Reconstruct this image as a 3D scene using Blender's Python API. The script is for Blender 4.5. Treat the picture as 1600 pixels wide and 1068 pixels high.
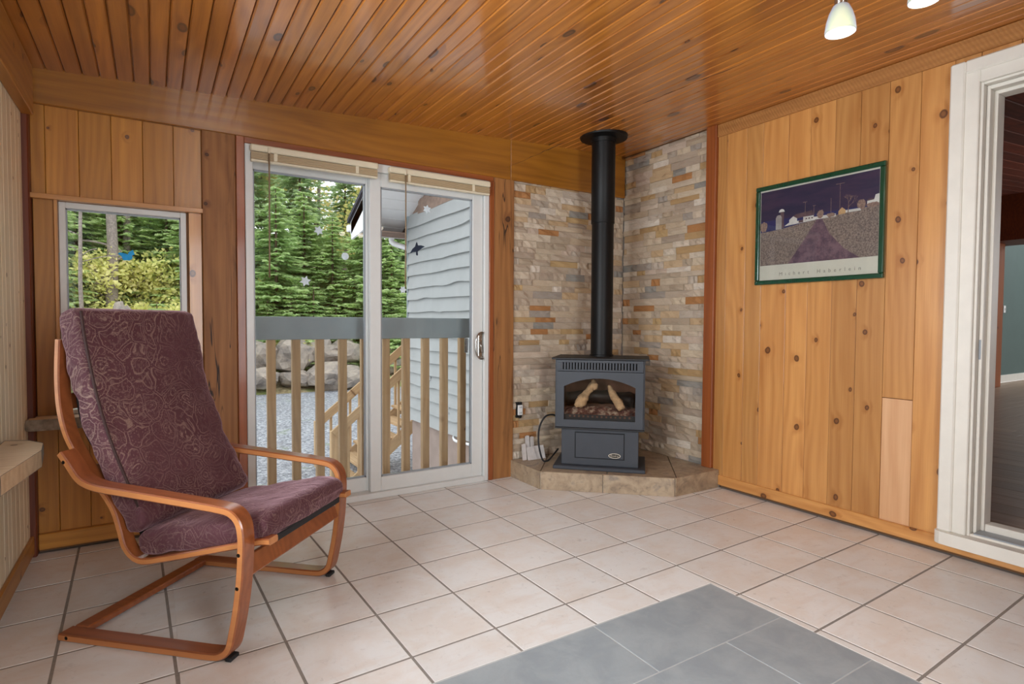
import bpy, bmesh, math, random
from mathutils import Vector, Matrix, noise as mnoise

# ------------------------------------------------------------------ clear
for o in list(bpy.data.objects):
    bpy.data.objects.remove(o, do_unlink=True)
S = bpy.context.scene
COL = S.collection
RND = random.Random(7)

# ------------------------------------------------------------------ camera
CAM_LOC = Vector((-3.170, -3.387, 1.087))
YAW, PITCH, ROLL = 0.5607, -0.0340, 0.0055
FPX = 891.0
fw = Vector((math.sin(YAW)*math.cos(PITCH), math.cos(YAW)*math.cos(PITCH), math.sin(PITCH)))
rt = Vector((math.cos(YAW), -math.sin(YAW), 0.0))
up = rt.cross(fw)
r2 = rt*math.cos(ROLL) + up*math.sin(ROLL)
u2 = up*math.cos(ROLL) - rt*math.sin(ROLL)
cd = bpy.data.cameras.new('camera'); cam = bpy.data.objects.new('camera', cd); COL.objects.link(cam)
M = Matrix(((r2.x, u2.x, -fw.x, CAM_LOC.x), (r2.y, u2.y, -fw.y, CAM_LOC.y), (r2.z, u2.z, -fw.z, CAM_LOC.z), (0, 0, 0, 1)))
cam.matrix_world = M
cd.sensor_fit = 'HORIZONTAL'; cd.sensor_width = 36.0; cd.lens = FPX/1600*36.0
cd.clip_start = 0.02; cd.clip_end = 400
S.camera = cam

# ------------------------------------------------------------------ world: overcast sky
w = bpy.data.worlds.new('overcast_sky'); S.world = w; w.use_nodes = True
bg = w.node_tree.nodes['Background']
bg.inputs['Color'].default_value = (0.94, 0.97, 1.0, 1); bg.inputs['Strength'].default_value = 2.05

# daylight through the left window; the rear and hall lights are added fills
def area_light(name, loc, direction, sx, sy, power, col):
    l = bpy.data.lights.new(name, 'AREA'); l.shape = 'RECTANGLE'; l.size = sx; l.size_y = sy
    l.energy = power; l.color = col
    o = bpy.data.objects.new(name, l); COL.objects.link(o)
    o.location = loc; o.rotation_euler = Vector(direction).to_track_quat('-Z', 'Y').to_euler()
    return o
area_light('daylight_left_window', (-3.785, -1.985, 1.32), (1, 0, 0), 1.3, 2.7, 150, (0.92, 0.96, 1.0))
area_light('rear_fill_light', (-2.435, -4.86, 1.22), (0, 1, 0), 0.78, 1.8, 58, (0.97, 0.985, 1.0))  # added soft fill from behind the camera, set in a made-up window
area_light('hall_fill_light', (5.0, -4.62, 1.6), (0, 1, 0), 2.0, 1.2, 55, (0.95, 0.97, 1.0))  # added fill to brighten the next room; no window stands here

# ------------------------------------------------------------------ exposure
S.view_settings.view_transform = 'Standard'; S.view_settings.look = 'None'
S.view_settings.exposure = 0.08; S.view_settings.gamma = 1.0; S.view_settings.use_curve_mapping = False

# ================================================================== helpers
def lin(c):
    c = c/255.0
    return c/12.92 if c <= 0.04045 else ((c+0.055)/1.055)**2.4
def rgb(r, g, b): return (lin(r), lin(g), lin(b), 1.0)

class NT:
    def __init__(s, name):
        s.m = bpy.data.materials.new(name); s.m.use_nodes = True
        s.t = s.m.node_tree; s.n = s.t.nodes; s.l = s.t.links
        s.n.clear()
        s.out = s.n.new('ShaderNodeOutputMaterial')
    def node(s, typ, **kw):
        nd = s.n.new('ShaderNode'+typ)
        for k, v in kw.items(): setattr(nd, k, v)
        return nd
    def link(s, a, b): s.l.new(a, b)
    def setv(s, nd, key, v):
        if hasattr(v, 'is_output') or isinstance(v, bpy.types.NodeSocket): s.l.new(v, nd.inputs[key])
        else: nd.inputs[key].default_value = v
    def math(s, op, a, b=0.0, c=0.0, clamp=False):
        nd = s.node('Math', operation=op); nd.use_clamp = clamp
        s.setv(nd, 0, a); s.setv(nd, 1, b)
        if op in ('MULTIPLY_ADD', 'SMOOTH_MIN', 'COMPARE'): s.setv(nd, 2, c)
        return nd.outputs[0]
    def vmath(s, op, a, b=None):
        nd = s.node('VectorMath', operation=op); s.setv(nd, 0, a)
        if b is not None: s.setv(nd, 1, b)
        return nd.outputs[0]
    def maprange(s, v, a, b, c=0.0, d=1.0, smooth=True):
        nd = s.node('MapRange'); nd.interpolation_type = 'SMOOTHSTEP' if smooth else 'LINEAR'
        s.setv(nd, 'Value', v); s.setv(nd, 'From Min', a); s.setv(nd, 'From Max', b); s.setv(nd, 'To Min', c); s.setv(nd, 'To Max', d)
        return nd.outputs['Result']
    def mix(s, f, a, b, blend='MIX'):
        nd = s.node('Mix', data_type='RGBA', blend_type=blend)
        s.setv(nd, 'Factor', f); s.setv(nd, 6, a); s.setv(nd, 7, b)
        return nd.outputs[2]
    def noise(s, vec, scale, detail=3.0, rough=0.55, dist=0.0):
        nd = s.node('TexNoise'); s.setv(nd, 'Vector', vec); s.setv(nd, 'Scale', scale); s.setv(nd, 'Detail', detail)
        s.setv(nd, 'Roughness', rough); s.setv(nd, 'Distortion', dist)
        return nd.outputs
    def voronoi(s, vec, scale, feature='F1', rand=1.0, dim='3D'):
        nd = s.node('TexVoronoi', feature=feature, voronoi_dimensions=dim); s.setv(nd, 'Vector', vec); s.setv(nd, 'Scale', scale)
        s.setv(nd, 'Randomness', rand)
        return nd.outputs
    def ramp(s, f, stops, interp='LINEAR'):
        nd = s.node('ValToRGB'); cr = nd.color_ramp; cr.interpolation = interp
        while len(cr.elements) > 1: cr.elements.remove(cr.elements[-1])
        cr.elements[0].position = stops[0][0]; cr.elements[0].color = stops[0][1]
        for p, c in stops[1:]:
            e = cr.elements.new(p); e.color = c
        s.setv(nd, 'Fac', f); return nd.outputs[0]
    def bump(s, h, strength=0.2, dist=0.01):
        nd = s.node('Bump'); s.setv(nd, 'Height', h); s.setv(nd, 'Strength', strength); s.setv(nd, 'Distance', dist)
        return nd.outputs[0]
    def principled(s, **kw):
        p = s.node('BsdfPrincipled')
        for k, v in kw.items(): s.setv(p, k.replace('_', ' '), v)
        s.link(p.outputs[0], s.out.inputs[0]); return p
    def coords(s, offset=True):
        tc = s.node('TexCoord').outputs['Object']
        if not offset: return tc
        r = s.node('ObjectInfo').outputs['Random']
        cb = s.node('CombineXYZ')
        s.setv(cb, 0, s.math('MULTIPLY', r, 47.0)); s.setv(cb, 1, s.math('MULTIPLY', r, 83.0)); s.setv(cb, 2, s.math('MULTIPLY', r, 29.0))
        return s.vmath('ADD', tc, cb.outputs[0])
    def rand(s): return s.node('ObjectInfo').outputs['Random']

def plain(name, col, rough=0.5, metal=0.0, spec=0.5, noise_amt=0.06, nscale=20.0, bump=0.0, coat=0.0, **kw):
    k = NT(name); v = k.coords(False)
    n = k.noise(v, nscale, 4.0)[0]
    f = k.maprange(n, 0.3, 0.7, 1.0-noise_amt, 1.0+noise_amt, False)
    c = k.mix(1.0, col, f, 'MULTIPLY')
    a = dict(Base_Color=c, Roughness=rough, Metallic=metal, Specular_IOR_Level=spec)
    if coat: a['Coat_Weight'] = coat; a['Coat_Roughness'] = 0.15
    if bump: a['Normal'] = k.bump(n, bump, 0.005)
    p = k.principled(**a)
    for kk, vv in kw.items(): k.setv(p, kk.replace('_', ' '), vv)
    return k.m

def wood(name, light, dark, knot, rough=0.4, coat=0.0, kscale=6.0, kdens=0.35, kr=0.09, kx=1.0, ring=6.0, vary=0.14, crack=0.0, bump=0.08, saw=0.0, coat_r=0.12):
    """boards: local X runs along the length"""
    k = NT(name); v = k.coords()
    sp = k.node('SeparateXYZ'); k.setv(sp, 0, v); x, y, z = sp.outputs
    def vec(sx, sy, sz):
        nd = k.node('CombineXYZ'); k.setv(nd, 0, k.math('MULTIPLY', x, sx)); k.setv(nd, 1, k.math('MULTIPLY', y, sy)); k.setv(nd, 2, k.math('MULTIPLY', z, sz))
        return nd.outputs[0]
    # knots
    vk = vec(kx, 1.0, 0.0)
    warp = k.noise(vec(9, 9, 9), 1.0, 2.0)[1]
    vkw = k.vmath('ADD', vk, k.vmath('SCALE', k.vmath('SUBTRACT', warp, (0.5, 0.5, 0.5))))
    k.n[vkw.node.inputs[1].links[0].from_node.name].inputs['Scale'].default_value = 0.02
    vo = k.voronoi(vkw, kscale, dim='2D')
    d = vo['Distance']; cc = vo['Color']
    cs = k.node('SeparateColor'); k.setv(cs, 0, cc)
    has = k.math('LESS_THAN', cs.outputs[0], kdens)
    size = k.maprange(cs.outputs[1], 0.0, 1.0, 0.35, 1.15, False)
    dn = k.math('DIVIDE', d, size)
    core = k.math('MULTIPLY', k.maprange(dn, kr, kr*0.7, 0.0, 1.0), has)
    heart = k.math('MULTIPLY', k.maprange(dn, kr*0.62, kr*0.3, 0.0, 1.0), has)
    halo = k.math('MULTIPLY', k.maprange(dn, kr*3.2, kr*0.8, 0.0, 1.0), has)
    # grain
    bend = k.math('MULTIPLY', halo, 0.03)
    yb = k.math('ADD', y, bend)
    warp2 = k.noise(vec(0.55, 3.2, 3.2), 1.0, 2.0, 0.5)[0]
    ph = k.math('MULTIPLY_ADD', warp2, 55.0, k.math('MULTIPLY', yb, ring*22.0))
    rings = k.math('MULTIPLY_ADD', k.math('SINE', ph), 0.5, 0.5)
    streak = k.noise(vec(0.9, 26, 26), 1.0, 5.0, 0.6)[0]
    fine = k.noise(vec(5, 230, 230), 1.0, 2.0, 0.5)[0]
    big = k.noise(vec(1.1, 3, 3), 1.0, 3.0)[0]
    f = k.math('MULTIPLY_ADD', rings, 0.15, k.math('MULTIPLY', streak, 0.62))
    f = k.math('MULTIPLY_ADD', fine, 0.22, f)
    f = k.math('MULTIPLY_ADD', big, 0.35, f)
    f = k.maprange(f, 0.38, 0.98, 0.0, 1.0, False)
    f = k.math('MULTIPLY_ADD', halo, 0.28, f, True); f.node.use_clamp = True
    c = k.mix(f, light, dark)
    rv = k.maprange(k.rand(), 0.0, 1.0, 1.0-vary, 1.0+vary, False)
    c = k.mix(1.0, c, rv, 'MULTIPLY')
    c = k.mix(k.math('MULTIPLY', core, 0.85), c, knot)
    c = k.mix(k.math('MULTIPLY', heart, 0.35), c, dark)
    if crack:
        cr = k.noise(vec(1.3, 17, 1), 1.0, 2.0, 0.45, 0.3)[0]
        ck = k.maprange(k.math('ABSOLUTE', k.math('SUBTRACT', cr, 0.5)), 0.012, 0.002, 0.0, 1.0)
        gate = k.maprange(k.noise(vec(1.6, 3, 1), 1.0, 1.0)[0], 0.48, 0.56)
        ck = k.math('MULTIPLY', ck, gate)
        c = k.mix(k.math('MULTIPLY', ck, crack), c, rgb(28, 15, 8))
        smear = k.maprange(k.noise(vec(2.2, 9, 3), 1.0, 5.0, 0.65)[0], 0.56, 0.74)
        c = k.mix(k.math('MULTIPLY', smear, 0.6), c, rgb(70, 42, 24))
    h = k.math('MULTIPLY_ADD', fine, 0.6, k.math('MULTIPLY', streak, 0.6))
    if saw:
        sv = k.node('TexWave', wave_type='BANDS', bands_direction='DIAGONAL'); k.setv(sv, 'Vector', vec(1.4, 0.8, 0)); k.setv(sv, 'Scale', 26.0); k.setv(sv, 'Distortion', 2.0)
        c = k.mix(k.math('MULTIPLY', sv.outputs['Fac'], saw), c, dark)
        h = k.math('ADD', h, sv.outputs['Fac'])
    a = dict(Base_Color=c, Roughness=k.math('MULTIPLY_ADD', streak, 0.12, rough-0.06), Normal=k.bump(h, bump, 0.004))
    p = k.principled(**a)
    if coat:
        p.inputs['Coat Weight'].default_value = coat; p.inputs['Coat IOR'].default_value = 1.5 if coat < 0.9 else 1.75; p.inputs['Coat Roughness'].default_value = coat_r
    return k.m

def link_obj(name, me, m=None, parent=None):
    o = bpy.data.objects.new(name, me); COL.objects.link(o)
    if m is not None and me is not None and not me.materials: me.materials.append(m)
    if parent is not None: o.parent = parent
    return o
def pyd(name, verts, faces, m, parent=None, smooth=False):
    me = bpy.data.meshes.new(name); me.from_pydata([tuple(v) for v in verts], [], faces); me.update()
    if smooth:
        me.polygons.foreach_set('use_smooth', [True]*len(me.polygons))
    return link_obj(name, me, m, parent)
def from_bm(name, bm, m, parent=None, smooth=False):
    me = bpy.data.meshes.new(name); bmesh.ops.recalc_face_normals(bm, faces=bm.faces); bm.to_mesh(me); bm.free()
    if smooth: me.polygons.foreach_set('use_smooth', [True]*len(me.polygons))
    return link_obj(name, me, m, parent)
def bm_box(bm, x0, x1, y0, y1, z0, z1, mi=0):
    vs = [bm.verts.new(p) for p in ((x0,y0,z0),(x1,y0,z0),(x1,y1,z0),(x0,y1,z0),(x0,y0,z1),(x1,y0,z1),(x1,y1,z1),(x0,y1,z1))]
    for f in ((0,3,2,1),(4,5,6,7),(0,1,5,4),(1,2,6,5),(2,3,7,6),(3,0,4,7)):
        bm.faces.new([vs[i] for i in f]).material_index = mi
    return vs
def box(name, x0, x1, y0, y1, z0, z1, m, parent=None, bevel=0.0, seg=1):
    bm = bmesh.new(); bm_box(bm, x0, x1, y0, y1, z0, z1)
    if bevel: bmesh.ops.bevel(bm, geom=bm.edges[:], offset=bevel, segments=seg, affect='EDGES', profile=0.5)
    return from_bm(name, bm, m, parent)
def boxes(name, lst, m, parent=None, bevel=0.0):
    bm = bmesh.new()
    for b in lst: bm_box(bm, *b)
    if bevel: bmesh.ops.bevel(bm, geom=bm.edges[:], offset=bevel, segments=1, affect='EDGES', profile=0.5)
    return from_bm(name, bm, m, parent)
AX = {  # local x (length), y (width), z (thickness, towards the room) -> world
    'back_v': Matrix(((0,1,0),(0,0,-1),(-1,0,0))).to_4x4(),
    'back_h': Matrix(((1,0,0),(0,0,-1),(0,1,0))).to_4x4(),
    'right_v': Matrix(((0,0,-1),(0,1,0),(1,0,0))).to_4x4(),
    'right_h': Matrix(((0,0,-1),(1,0,0),(0,-1,0))).to_4x4(),
    'left_v': Matrix(((0,0,1),(0,-1,0),(1,0,0))).to_4x4(),
    'left_h': Matrix(((0,0,1),(1,0,0),(0,1,0))).to_4x4(),
    'x': Matrix.Identity(4),
    'y': Matrix(((0,-1,0),(1,0,0),(0,0,1))).to_4x4(),
    'z': Matrix(((0,0,-1),(0,1,0),(1,0,0))).to_4x4(),
}
def plank(name, x0, x1, y0, y1, z0, z1, m, parent=None, orient='back_v', bevel=0.0025):
    """box given in world numbers whose mesh is local with X along the grain"""
    A = AX[orient]; c = Vector(((x0+x1)/2, (y0+y1)/2, (z0+z1)/2)); h = Vector(((x1-x0)/2, (y1-y0)/2, (z1-z0)/2))
    Ai = A.to_3x3().inverted(); hl = Ai @ h; hl = Vector((abs(hl.x), abs(hl.y), abs(hl.z)))
    o = box(name, -hl.x, hl.x, -hl.y, hl.y, -hl.z, hl.z, m, parent, bevel)
    o.matrix_local = Matrix.Translation(c) @ A
    return o
def tag(o, label, cat, group=None, kind=None):
    o['label'] = label; o['category'] = cat
    if group: o['group'] = group
    if kind: o['kind'] = kind
    return o
def struct(o, label, cat): return tag(o, label, cat, kind='structure')
def thing(name, label, cat, loc=(0,0,0), rotz=0.0, group=None):
    o = bpy.data.objects.new(name, None); COL.objects.link(o); o.empty_display_size = 0.1
    o.location = loc; o.rotation_euler = (0, 0, rotz); return tag(o, label, cat, group)
def copy_tree(o, parent=None):
    c = o.copy(); COL.objects.link(c); c.parent = parent
    for ch in list(o.children): copy_tree(ch, c)
    return c
def catmull(pts, n=8):
    P = [Vector(p) for p in pts]; P = [P[0]*2-P[1]] + P + [P[-1]*2-P[-2]]; out = []
    for i in range(1, len(P)-2):
        a, b, c, d = P[i-1:i+3]
        for j in range(n):
            t = j/n
            out.append(0.5*((2*b)+(c-a)*t+(2*a-5*b+4*c-d)*t*t+(3*b-a-3*c+d)*t**3))
    out.append(P[-2]); return out
def tube(name, pts, r, m, parent=None, seg=8, n=8, raw=False, radii=None):
    path = [Vector(p) for p in pts] if raw else catmull(pts, n)
    V, F = [], []; nrm = None
    for i, p in enumerate(path):
        t = (path[min(i+1, len(path)-1)]-path[max(i-1, 0)]).normalized()
        if nrm is None: nrm = t.orthogonal().normalized()
        nrm = (nrm-t*nrm.dot(t)).normalized(); b = t.cross(nrm)
        rr = r if radii is None else radii[min(len(radii)-1, int(i*len(radii)/len(path)))]
        for s in range(seg):
            a = 2*math.pi*s/seg; V.append(p+(nrm*math.cos(a)+b*math.sin(a))*rr)
    for i in range(len(path)-1):
        for s in range(seg):
            s2 = (s+1) % seg; F.append((i*seg+s, i*seg+s2, (i+1)*seg+s2, (i+1)*seg+s))
    F.append(tuple(range(seg-1, -1, -1))); F.append(tuple((len(path)-1)*seg+s for s in range(seg)))
    return pyd(name, V, F, m, parent, True)
def lathe(name, prof, m, parent=None, seg=32, loc=(0,0,0), close=True):
    V, F = [], []
    for (r, z) in prof:
        for s in range(seg):
            a = 2*math.pi*s/seg; V.append((loc[0]+r*math.cos(a), loc[1]+r*math.sin(a), loc[2]+z))
    for i in range(len(prof)-1):
        for s in range(seg):
            s2 = (s+1) % seg; F.append((i*seg+s, i*seg+s2, (i+1)*seg+s2, (i+1)*seg+s))
    if close:
        F.append(tuple(range(seg-1, -1, -1))); F.append(tuple((len(prof)-1)*seg+s for s in range(seg)))
    o = pyd(name, V, F, m, parent, True)
    md = o.modifiers.new('edge', 'EDGE_SPLIT'); md.split_angle = math.radians(40)
    return o
def prism(name, poly, t, m, parent=None, plane='xz', off=0.0):
    """extrude a 2D polygon; plane xz: thickness along y from off to off+t; yz: thickness along x; xy: along z"""
    n = len(poly)
    def pt(p, d): return {'xz': (p[0], d, p[1]), 'yz': (d, p[0], p[1]), 'xy': (p[0], p[1], d)}[plane]
    V = [pt(p, off) for p in poly]+[pt(p, off+t) for p in poly]
    F = [tuple(range(n)), tuple(range(2*n-1, n-1, -1))]+[(i, (i+1) % n, n+(i+1) % n, n+i) for i in range(n)]
    me = bpy.data.meshes.new(name); me.from_pydata(V, [], F); bm = bmesh.new(); bm.from_mesh(me)
    bmesh.ops.recalc_face_normals(bm, faces=bm.faces); bm.to_mesh(me); bm.free()
    return link_obj(name, me, m, parent)
def text_mesh(name, body, size, m, parent=None, mat=None, extrude=0.0005, spacing=1.0):
    cu = bpy.data.curves.new(name, 'FONT'); cu.body = body; cu.size = size; cu.extrude = extrude; cu.space_character = spacing
    cu.align_x = 'CENTER'; cu.align_y = 'CENTER'; cu.resolution_u = 2
    t = bpy.data.objects.new(name, cu); COL.objects.link(t)
    dg = bpy.context.evaluated_depsgraph_get(); me = bpy.data.meshes.new_from_object(t.evaluated_get(dg))
    bpy.data.objects.remove(t, do_unlink=True)
    me.materials.clear(); o = link_obj(name, me, m, parent)
    if mat is not None: o.matrix_local = mat
    return o

# ================================================================== materials
M_ceil = wood('varnished_ceiling_pine', rgb(206, 132, 50), rgb(144, 80, 24), rgb(44, 16, 6), rough=0.34, coat=1.0, coat_r=0.13, kscale=7.0, kdens=0.30, kr=0.16, kx=0.45, ring=5, vary=0.12)
M_pine = wood('knotty_pine', rgb(210, 154, 90), rgb(170, 110, 54), rgb(66, 28, 14), rough=0.36, coat=0.3, kscale=6.0, kdens=0.42, kr=0.105, kx=0.8, ring=5, vary=0.17)
M_cedar = wood('stained_cedar', rgb(202, 140, 54), rgb(154, 94, 26), rgb(60, 26, 10), rough=0.42, coat=0.2, kscale=6.0, kdens=0.25, kr=0.08, ring=7, vary=0.16)
M_pale = wood('pale_pine', rgb(244, 232, 206), rgb(224, 202, 164), rgb(96, 60, 32), rough=0.5, kscale=7.0, kdens=0.28, kr=0.07, ring=6, vary=0.06)
M_patch = wood('bare_pine_patch', rgb(222, 176, 132), rgb(196, 142, 96), rgb(140, 92, 58), rough=0.5, kscale=5.0, kdens=0.25, kr=0.07, ring=7, vary=0.02)
M_beam = wood('stained_beam', rgb(172, 112, 34), rgb(122, 74, 16), rgb(52, 22, 6), rough=0.4, coat=0.25, kscale=3.4, kdens=0.32, kr=0.055, kx=0.6, ring=4, vary=0.06)
M_post = wood('rough_old_timber', rgb(174, 120, 68), rgb(118, 74, 38), rgb(48, 24, 12), rough=0.6, kscale=4.0, kdens=0.3, kr=0.09, ring=6, vary=0.06, crack=0.95, bump=0.35)
M_red = wood('red_stained_trim', rgb(164, 90, 42), rgb(118, 58, 24), rgb(48, 18, 8), rough=0.45, coat=0.2, kscale=4.0, kdens=0.12, kr=0.07, ring=8, vary=0.08)
M_dark = wood('dark_corner_timber', rgb(118, 54, 22), rgb(72, 28, 10), rgb(34, 12, 6), rough=0.5, kscale=4.0, kdens=0.15, kr=0.08, ring=6, vary=0.05)
M_saw = wood('rough_sawn_trim', rgb(196, 138, 76), rgb(150, 96, 46), rgb(70, 34, 16), rough=0.6, kscale=4.0, kdens=0.12, kr=0.06, ring=6, vary=0.06, saw=0.4, bump=0.4)
M_slab = wood('rough_slab_edge', rgb(226, 204, 170), rgb(188, 160, 122), rgb(70, 44, 28), rough=0.7, kscale=4.0, kdens=0.2, kr=0.06, ring=6, vary=0.04, bump=0.3)
M_bark = plain('weathered_live_edge', rgb(146, 134, 120), 0.85, noise_amt=0.5, nscale=26, bump=0.8)
M_deck = wood('new_lumber', rgb(208, 176, 134), rgb(166, 134, 96), rgb(92, 58, 34), rough=0.6, kscale=4.0, kdens=0.25, kr=0.08, ring=6, vary=0.12)
M_chair = wood('bent_beech_brown', rgb(166, 94, 52), rgb(120, 64, 33), rgb(110, 48, 20), rough=0.3, coat=0.5, kscale=3, kdens=0.0, ring=9, vary=0.03, bump=0.03)
M_chair_edge = wood('bent_beech_edge', rgb(206, 140, 86), rgb(174, 108, 60), rgb(110, 48, 20), rough=0.35, coat=0.3, kscale=3, kdens=0.0, ring=9, vary=0.03, bump=0.03)
M_house2 = wood('dark_hall_boards', rgb(128, 54, 24), rgb(76, 28, 12), rgb(30, 12, 6), rough=0.75, coat=0.0, kscale=5, kdens=0.3, kr=0.08, ring=6, vary=0.3)
M_lam = wood('laminate_floor', rgb(168, 138, 112), rgb(126, 100, 78), rgb(90, 66, 48), rough=0.4, coat=0.1, kscale=3, kdens=0.1, kr=0.05, ring=8, vary=0.12)

M_white = plain('white_vinyl', rgb(214, 216, 214), 0.35, noise_amt=0.02)
M_wpaint = plain('white_paint', rgb(226, 222, 212), 0.45, noise_amt=0.03, nscale=12)
M_alu = plain('frame_edge_grey', rgb(150, 156, 162), 0.35, noise_amt=0.02)
M_blind = plain('cream_blind', rgb(222, 212, 186), 0.4, noise_amt=0.02)
M_slat = plain('tan_blind_slats', rgb(198, 176, 140), 0.45, noise_amt=0.03)
M_wand = plain('brown_wand', rgb(132, 112, 86), 0.35, noise_amt=0.03)
M_black = plain('black_stove_pipe', rgb(14, 13, 13), 0.45, spec=0.25, noise_amt=0.05)
M_stove = plain('charcoal_stove_steel', rgb(58, 62, 69), 0.5, spec=0.45, noise_amt=0.06, nscale=8)
M_stdark = plain('stove_dark_steel', rgb(30, 31, 33), 0.55, noise_amt=0.06)
M_hole = plain('black_recess', rgb(8, 8, 8), 0.9, noise_amt=0.0)
M_fire = plain('firebox_brick', rgb(128, 92, 74), 0.9, noise_amt=0.35, nscale=14, bump=0.3)
M_log = plain('ceramic_log', rgb(226, 192, 150), 0.85, noise_amt=0.35, nscale=30, bump=0.6)
M_badge = plain('badge_silver', rgb(200, 192, 176), 0.35, metal=0.3, noise_amt=0.02)
M_screw = plain('screw_black', rgb(26, 22, 20), 0.35, metal=0.6, noise_amt=0.0)
M_chrome = plain('brushed_nickel', rgb(176, 174, 170), 0.25, metal=1.0, noise_amt=0.03)
M_rubber = plain('black_webbing', rgb(30, 30, 33), 0.7, noise_amt=0.1)
M_green = plain('green_frame_paint', rgb(10, 62, 40), 0.25, noise_amt=0.06, coat=0.6)
M_grey_rail = plain('grey_painted_board', rgb(152, 163, 166), 0.7, noise_amt=0.06, nscale=6)
M_siding = plain('grey_blue_siding', rgb(168, 171, 170), 0.7, noise_amt=0.05, nscale=5)
M_soffit = plain('white_soffit', rgb(244, 245, 246), 0.5, noise_amt=0.02)
M_shingle = plain('dark_roof_edge', rgb(44, 46, 56), 0.9, noise_amt=0.3, nscale=30)
M_brown = plain('weathered_brown_gable', rgb(146, 124, 110), 0.9, noise_amt=0.2, nscale=14)
M_found = plain('foundation_concrete', rgb(160, 142, 132), 0.9, noise_amt=0.12, nscale=5)
M_teal = plain('grey_green_wall', rgb(86, 102, 98), 0.7, noise_amt=0.04, nscale=4)
M_outlet = plain('outlet_white', rgb(226, 226, 224), 0.4, noise_amt=0.01)
M_grout = plain('grey_grout', rgb(142, 135, 128), 0.9, noise_amt=0.12, nscale=40)
M_grout_l = plain('light_grout', rgb(190, 192, 190), 0.9, noise_amt=0.06, nscale=40)
M_cream = plain('poster_margin', rgb(214, 208, 190), 0.6, noise_amt=0.02)
M_ink = plain('poster_ink', rgb(140, 132, 118), 0.6, noise_amt=0.0)
def film(name, col):
    k = NT(name); n = k.noise(k.coords(False), 70.0, 3.0)[0]; c = k.mix(1.0, col, k.maprange(n, 0.3, 0.7, 0.92, 1.06, False), 'MULTIPLY')
    d = k.node('BsdfDiffuse'); k.setv(d, 0, c); t = k.node('BsdfTranslucent'); k.setv(t, 0, c); mx = k.node('MixShader'); k.setv(mx, 0, 0.6)
    k.link(d.outputs[0], mx.inputs[1]); k.link(t.outputs[0], mx.inputs[2]); k.link(mx.outputs[0], k.out.inputs[0]); return k.m
M_sticker = film('sticker_white', rgb(240, 246, 250))
M_bird = plain('sticker_navy', rgb(28, 44, 66), 0.6, noise_amt=0.05)
M_blue = film('sticker_blue', rgb(100, 204, 244))
M_wall_in = plain('wall_sheathing', rgb(120, 84, 52), 0.8, noise_amt=0.1)
M_ext = plain('exterior_sheathing', rgb(172, 180, 182), 0.8, noise_amt=0.05)

def glass_mat(name, tint=(1, 1, 1, 1), refl=0.06):
    k = NT(name); tr = k.node('BsdfTransparent'); k.setv(tr, 0, tint)
    gl = k.node('BsdfGlossy'); k.setv(gl, 'Roughness', 0.02)
    fr = k.node('Fresnel'); k.setv(fr, 'IOR', 1.33)
    mx = k.node('MixShader'); k.setv(mx, 0, fr.outputs[0]); k.link(tr.outputs[0], mx.inputs[1]); k.link(gl.outputs[0], mx.inputs[2])
    k.link(mx.outputs[0], k.out.inputs[0]); return k.m
M_glass = glass_mat('window_glass', (0.97, 0.98, 0.985, 1))
M_stglass = glass_mat('stove_glass', (0.86, 0.84, 0.82, 1))

def tile_mat():
    k = NT('cream_ceramic_tile'); v = k.coords()
    n1 = k.noise(v, 5.0, 6.0, 0.62, 0.4)[0]; n2 = k.noise(v, 26.0, 5.0, 0.7, 0.6)[0]
    sp = k.node('SeparateXYZ'); k.setv(sp, 0, v); cb = k.node('CombineXYZ')
    k.setv(cb, 0, k.math('MULTIPLY', sp.outputs[0], 4)); k.setv(cb, 1, k.math('MULTIPLY', sp.outputs[1], 16)); st = k.noise(cb.outputs[0], 1.0, 5.0, 0.6)[0]
    c = k.mix(k.maprange(n1, 0.38, 0.66), rgb(229, 228, 226), rgb(223, 216, 209))
    c = k.mix(k.math('MULTIPLY', k.maprange(st, 0.5, 0.72), 0.35), c, rgb(214, 198, 186))
    c = k.mix(k.math('MULTIPLY', k.maprange(n2, 0.56, 0.74), 0.32), c, rgb(178, 170, 164))
    c = k.mix(1.0, c, k.maprange(k.rand(), 0, 1, 0.95, 1.04, False), 'MULTIPLY')
    k.principled(Base_Color=c, Roughness=k.maprange(n2, 0.3, 0.7, 0.26, 0.42, False), Normal=k.bump(k.math('MULTIPLY_ADD', n2, 0.5, n1), 0.12, 0.006), Specular_IOR_Level=0.5)
    return k.m
M_tile = tile_mat()
def slate_mat():
    k = NT('grey_slate_tile'); v = k.coords()
    n1 = k.noise(v, 7.0, 6.0, 0.6, 0.5)[0]; n2 = k.noise(v, 60.0, 4.0, 0.6)[0]
    c = k.mix(k.maprange(n1, 0.35, 0.68), rgb(146, 155, 161), rgb(163, 171, 175))
    c = k.mix(k.math('MULTIPLY', n2, 0.25), c, rgb(130, 138, 142))
    k.principled(Base_Color=c, Roughness=0.5, Normal=k.bump(k.math('MULTIPLY_ADD', n2, 0.4, n1), 0.2, 0.006))
    return k.m
M_slate = slate_mat()
def hearth_mat():
    k = NT('tan_slate_hearth'); v = k.coords()
    n1 = k.noise(v, 6.0, 7.0, 0.65, 1.2)[0]; n2 = k.noise(v, 30.0, 5.0, 0.65, 0.5)[0]
    c = k.ramp(n1, [(0.3, rgb(120, 104, 90)), (0.45, rgb(158, 138, 114)), (0.58, rgb(176, 156, 130)), (0.7, rgb(132, 122, 112))])
    c = k.mix(k.math('MULTIPLY', k.maprange(n2, 0.5, 0.7), 0.5), c, rgb(104, 92, 80))
    k.principled(Base_Color=c, Roughness=0.45, Normal=k.bump(k.math('ADD', n1, n2), 0.3, 0.008))
    return k.m
M_hearth = hearth_mat()
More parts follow.
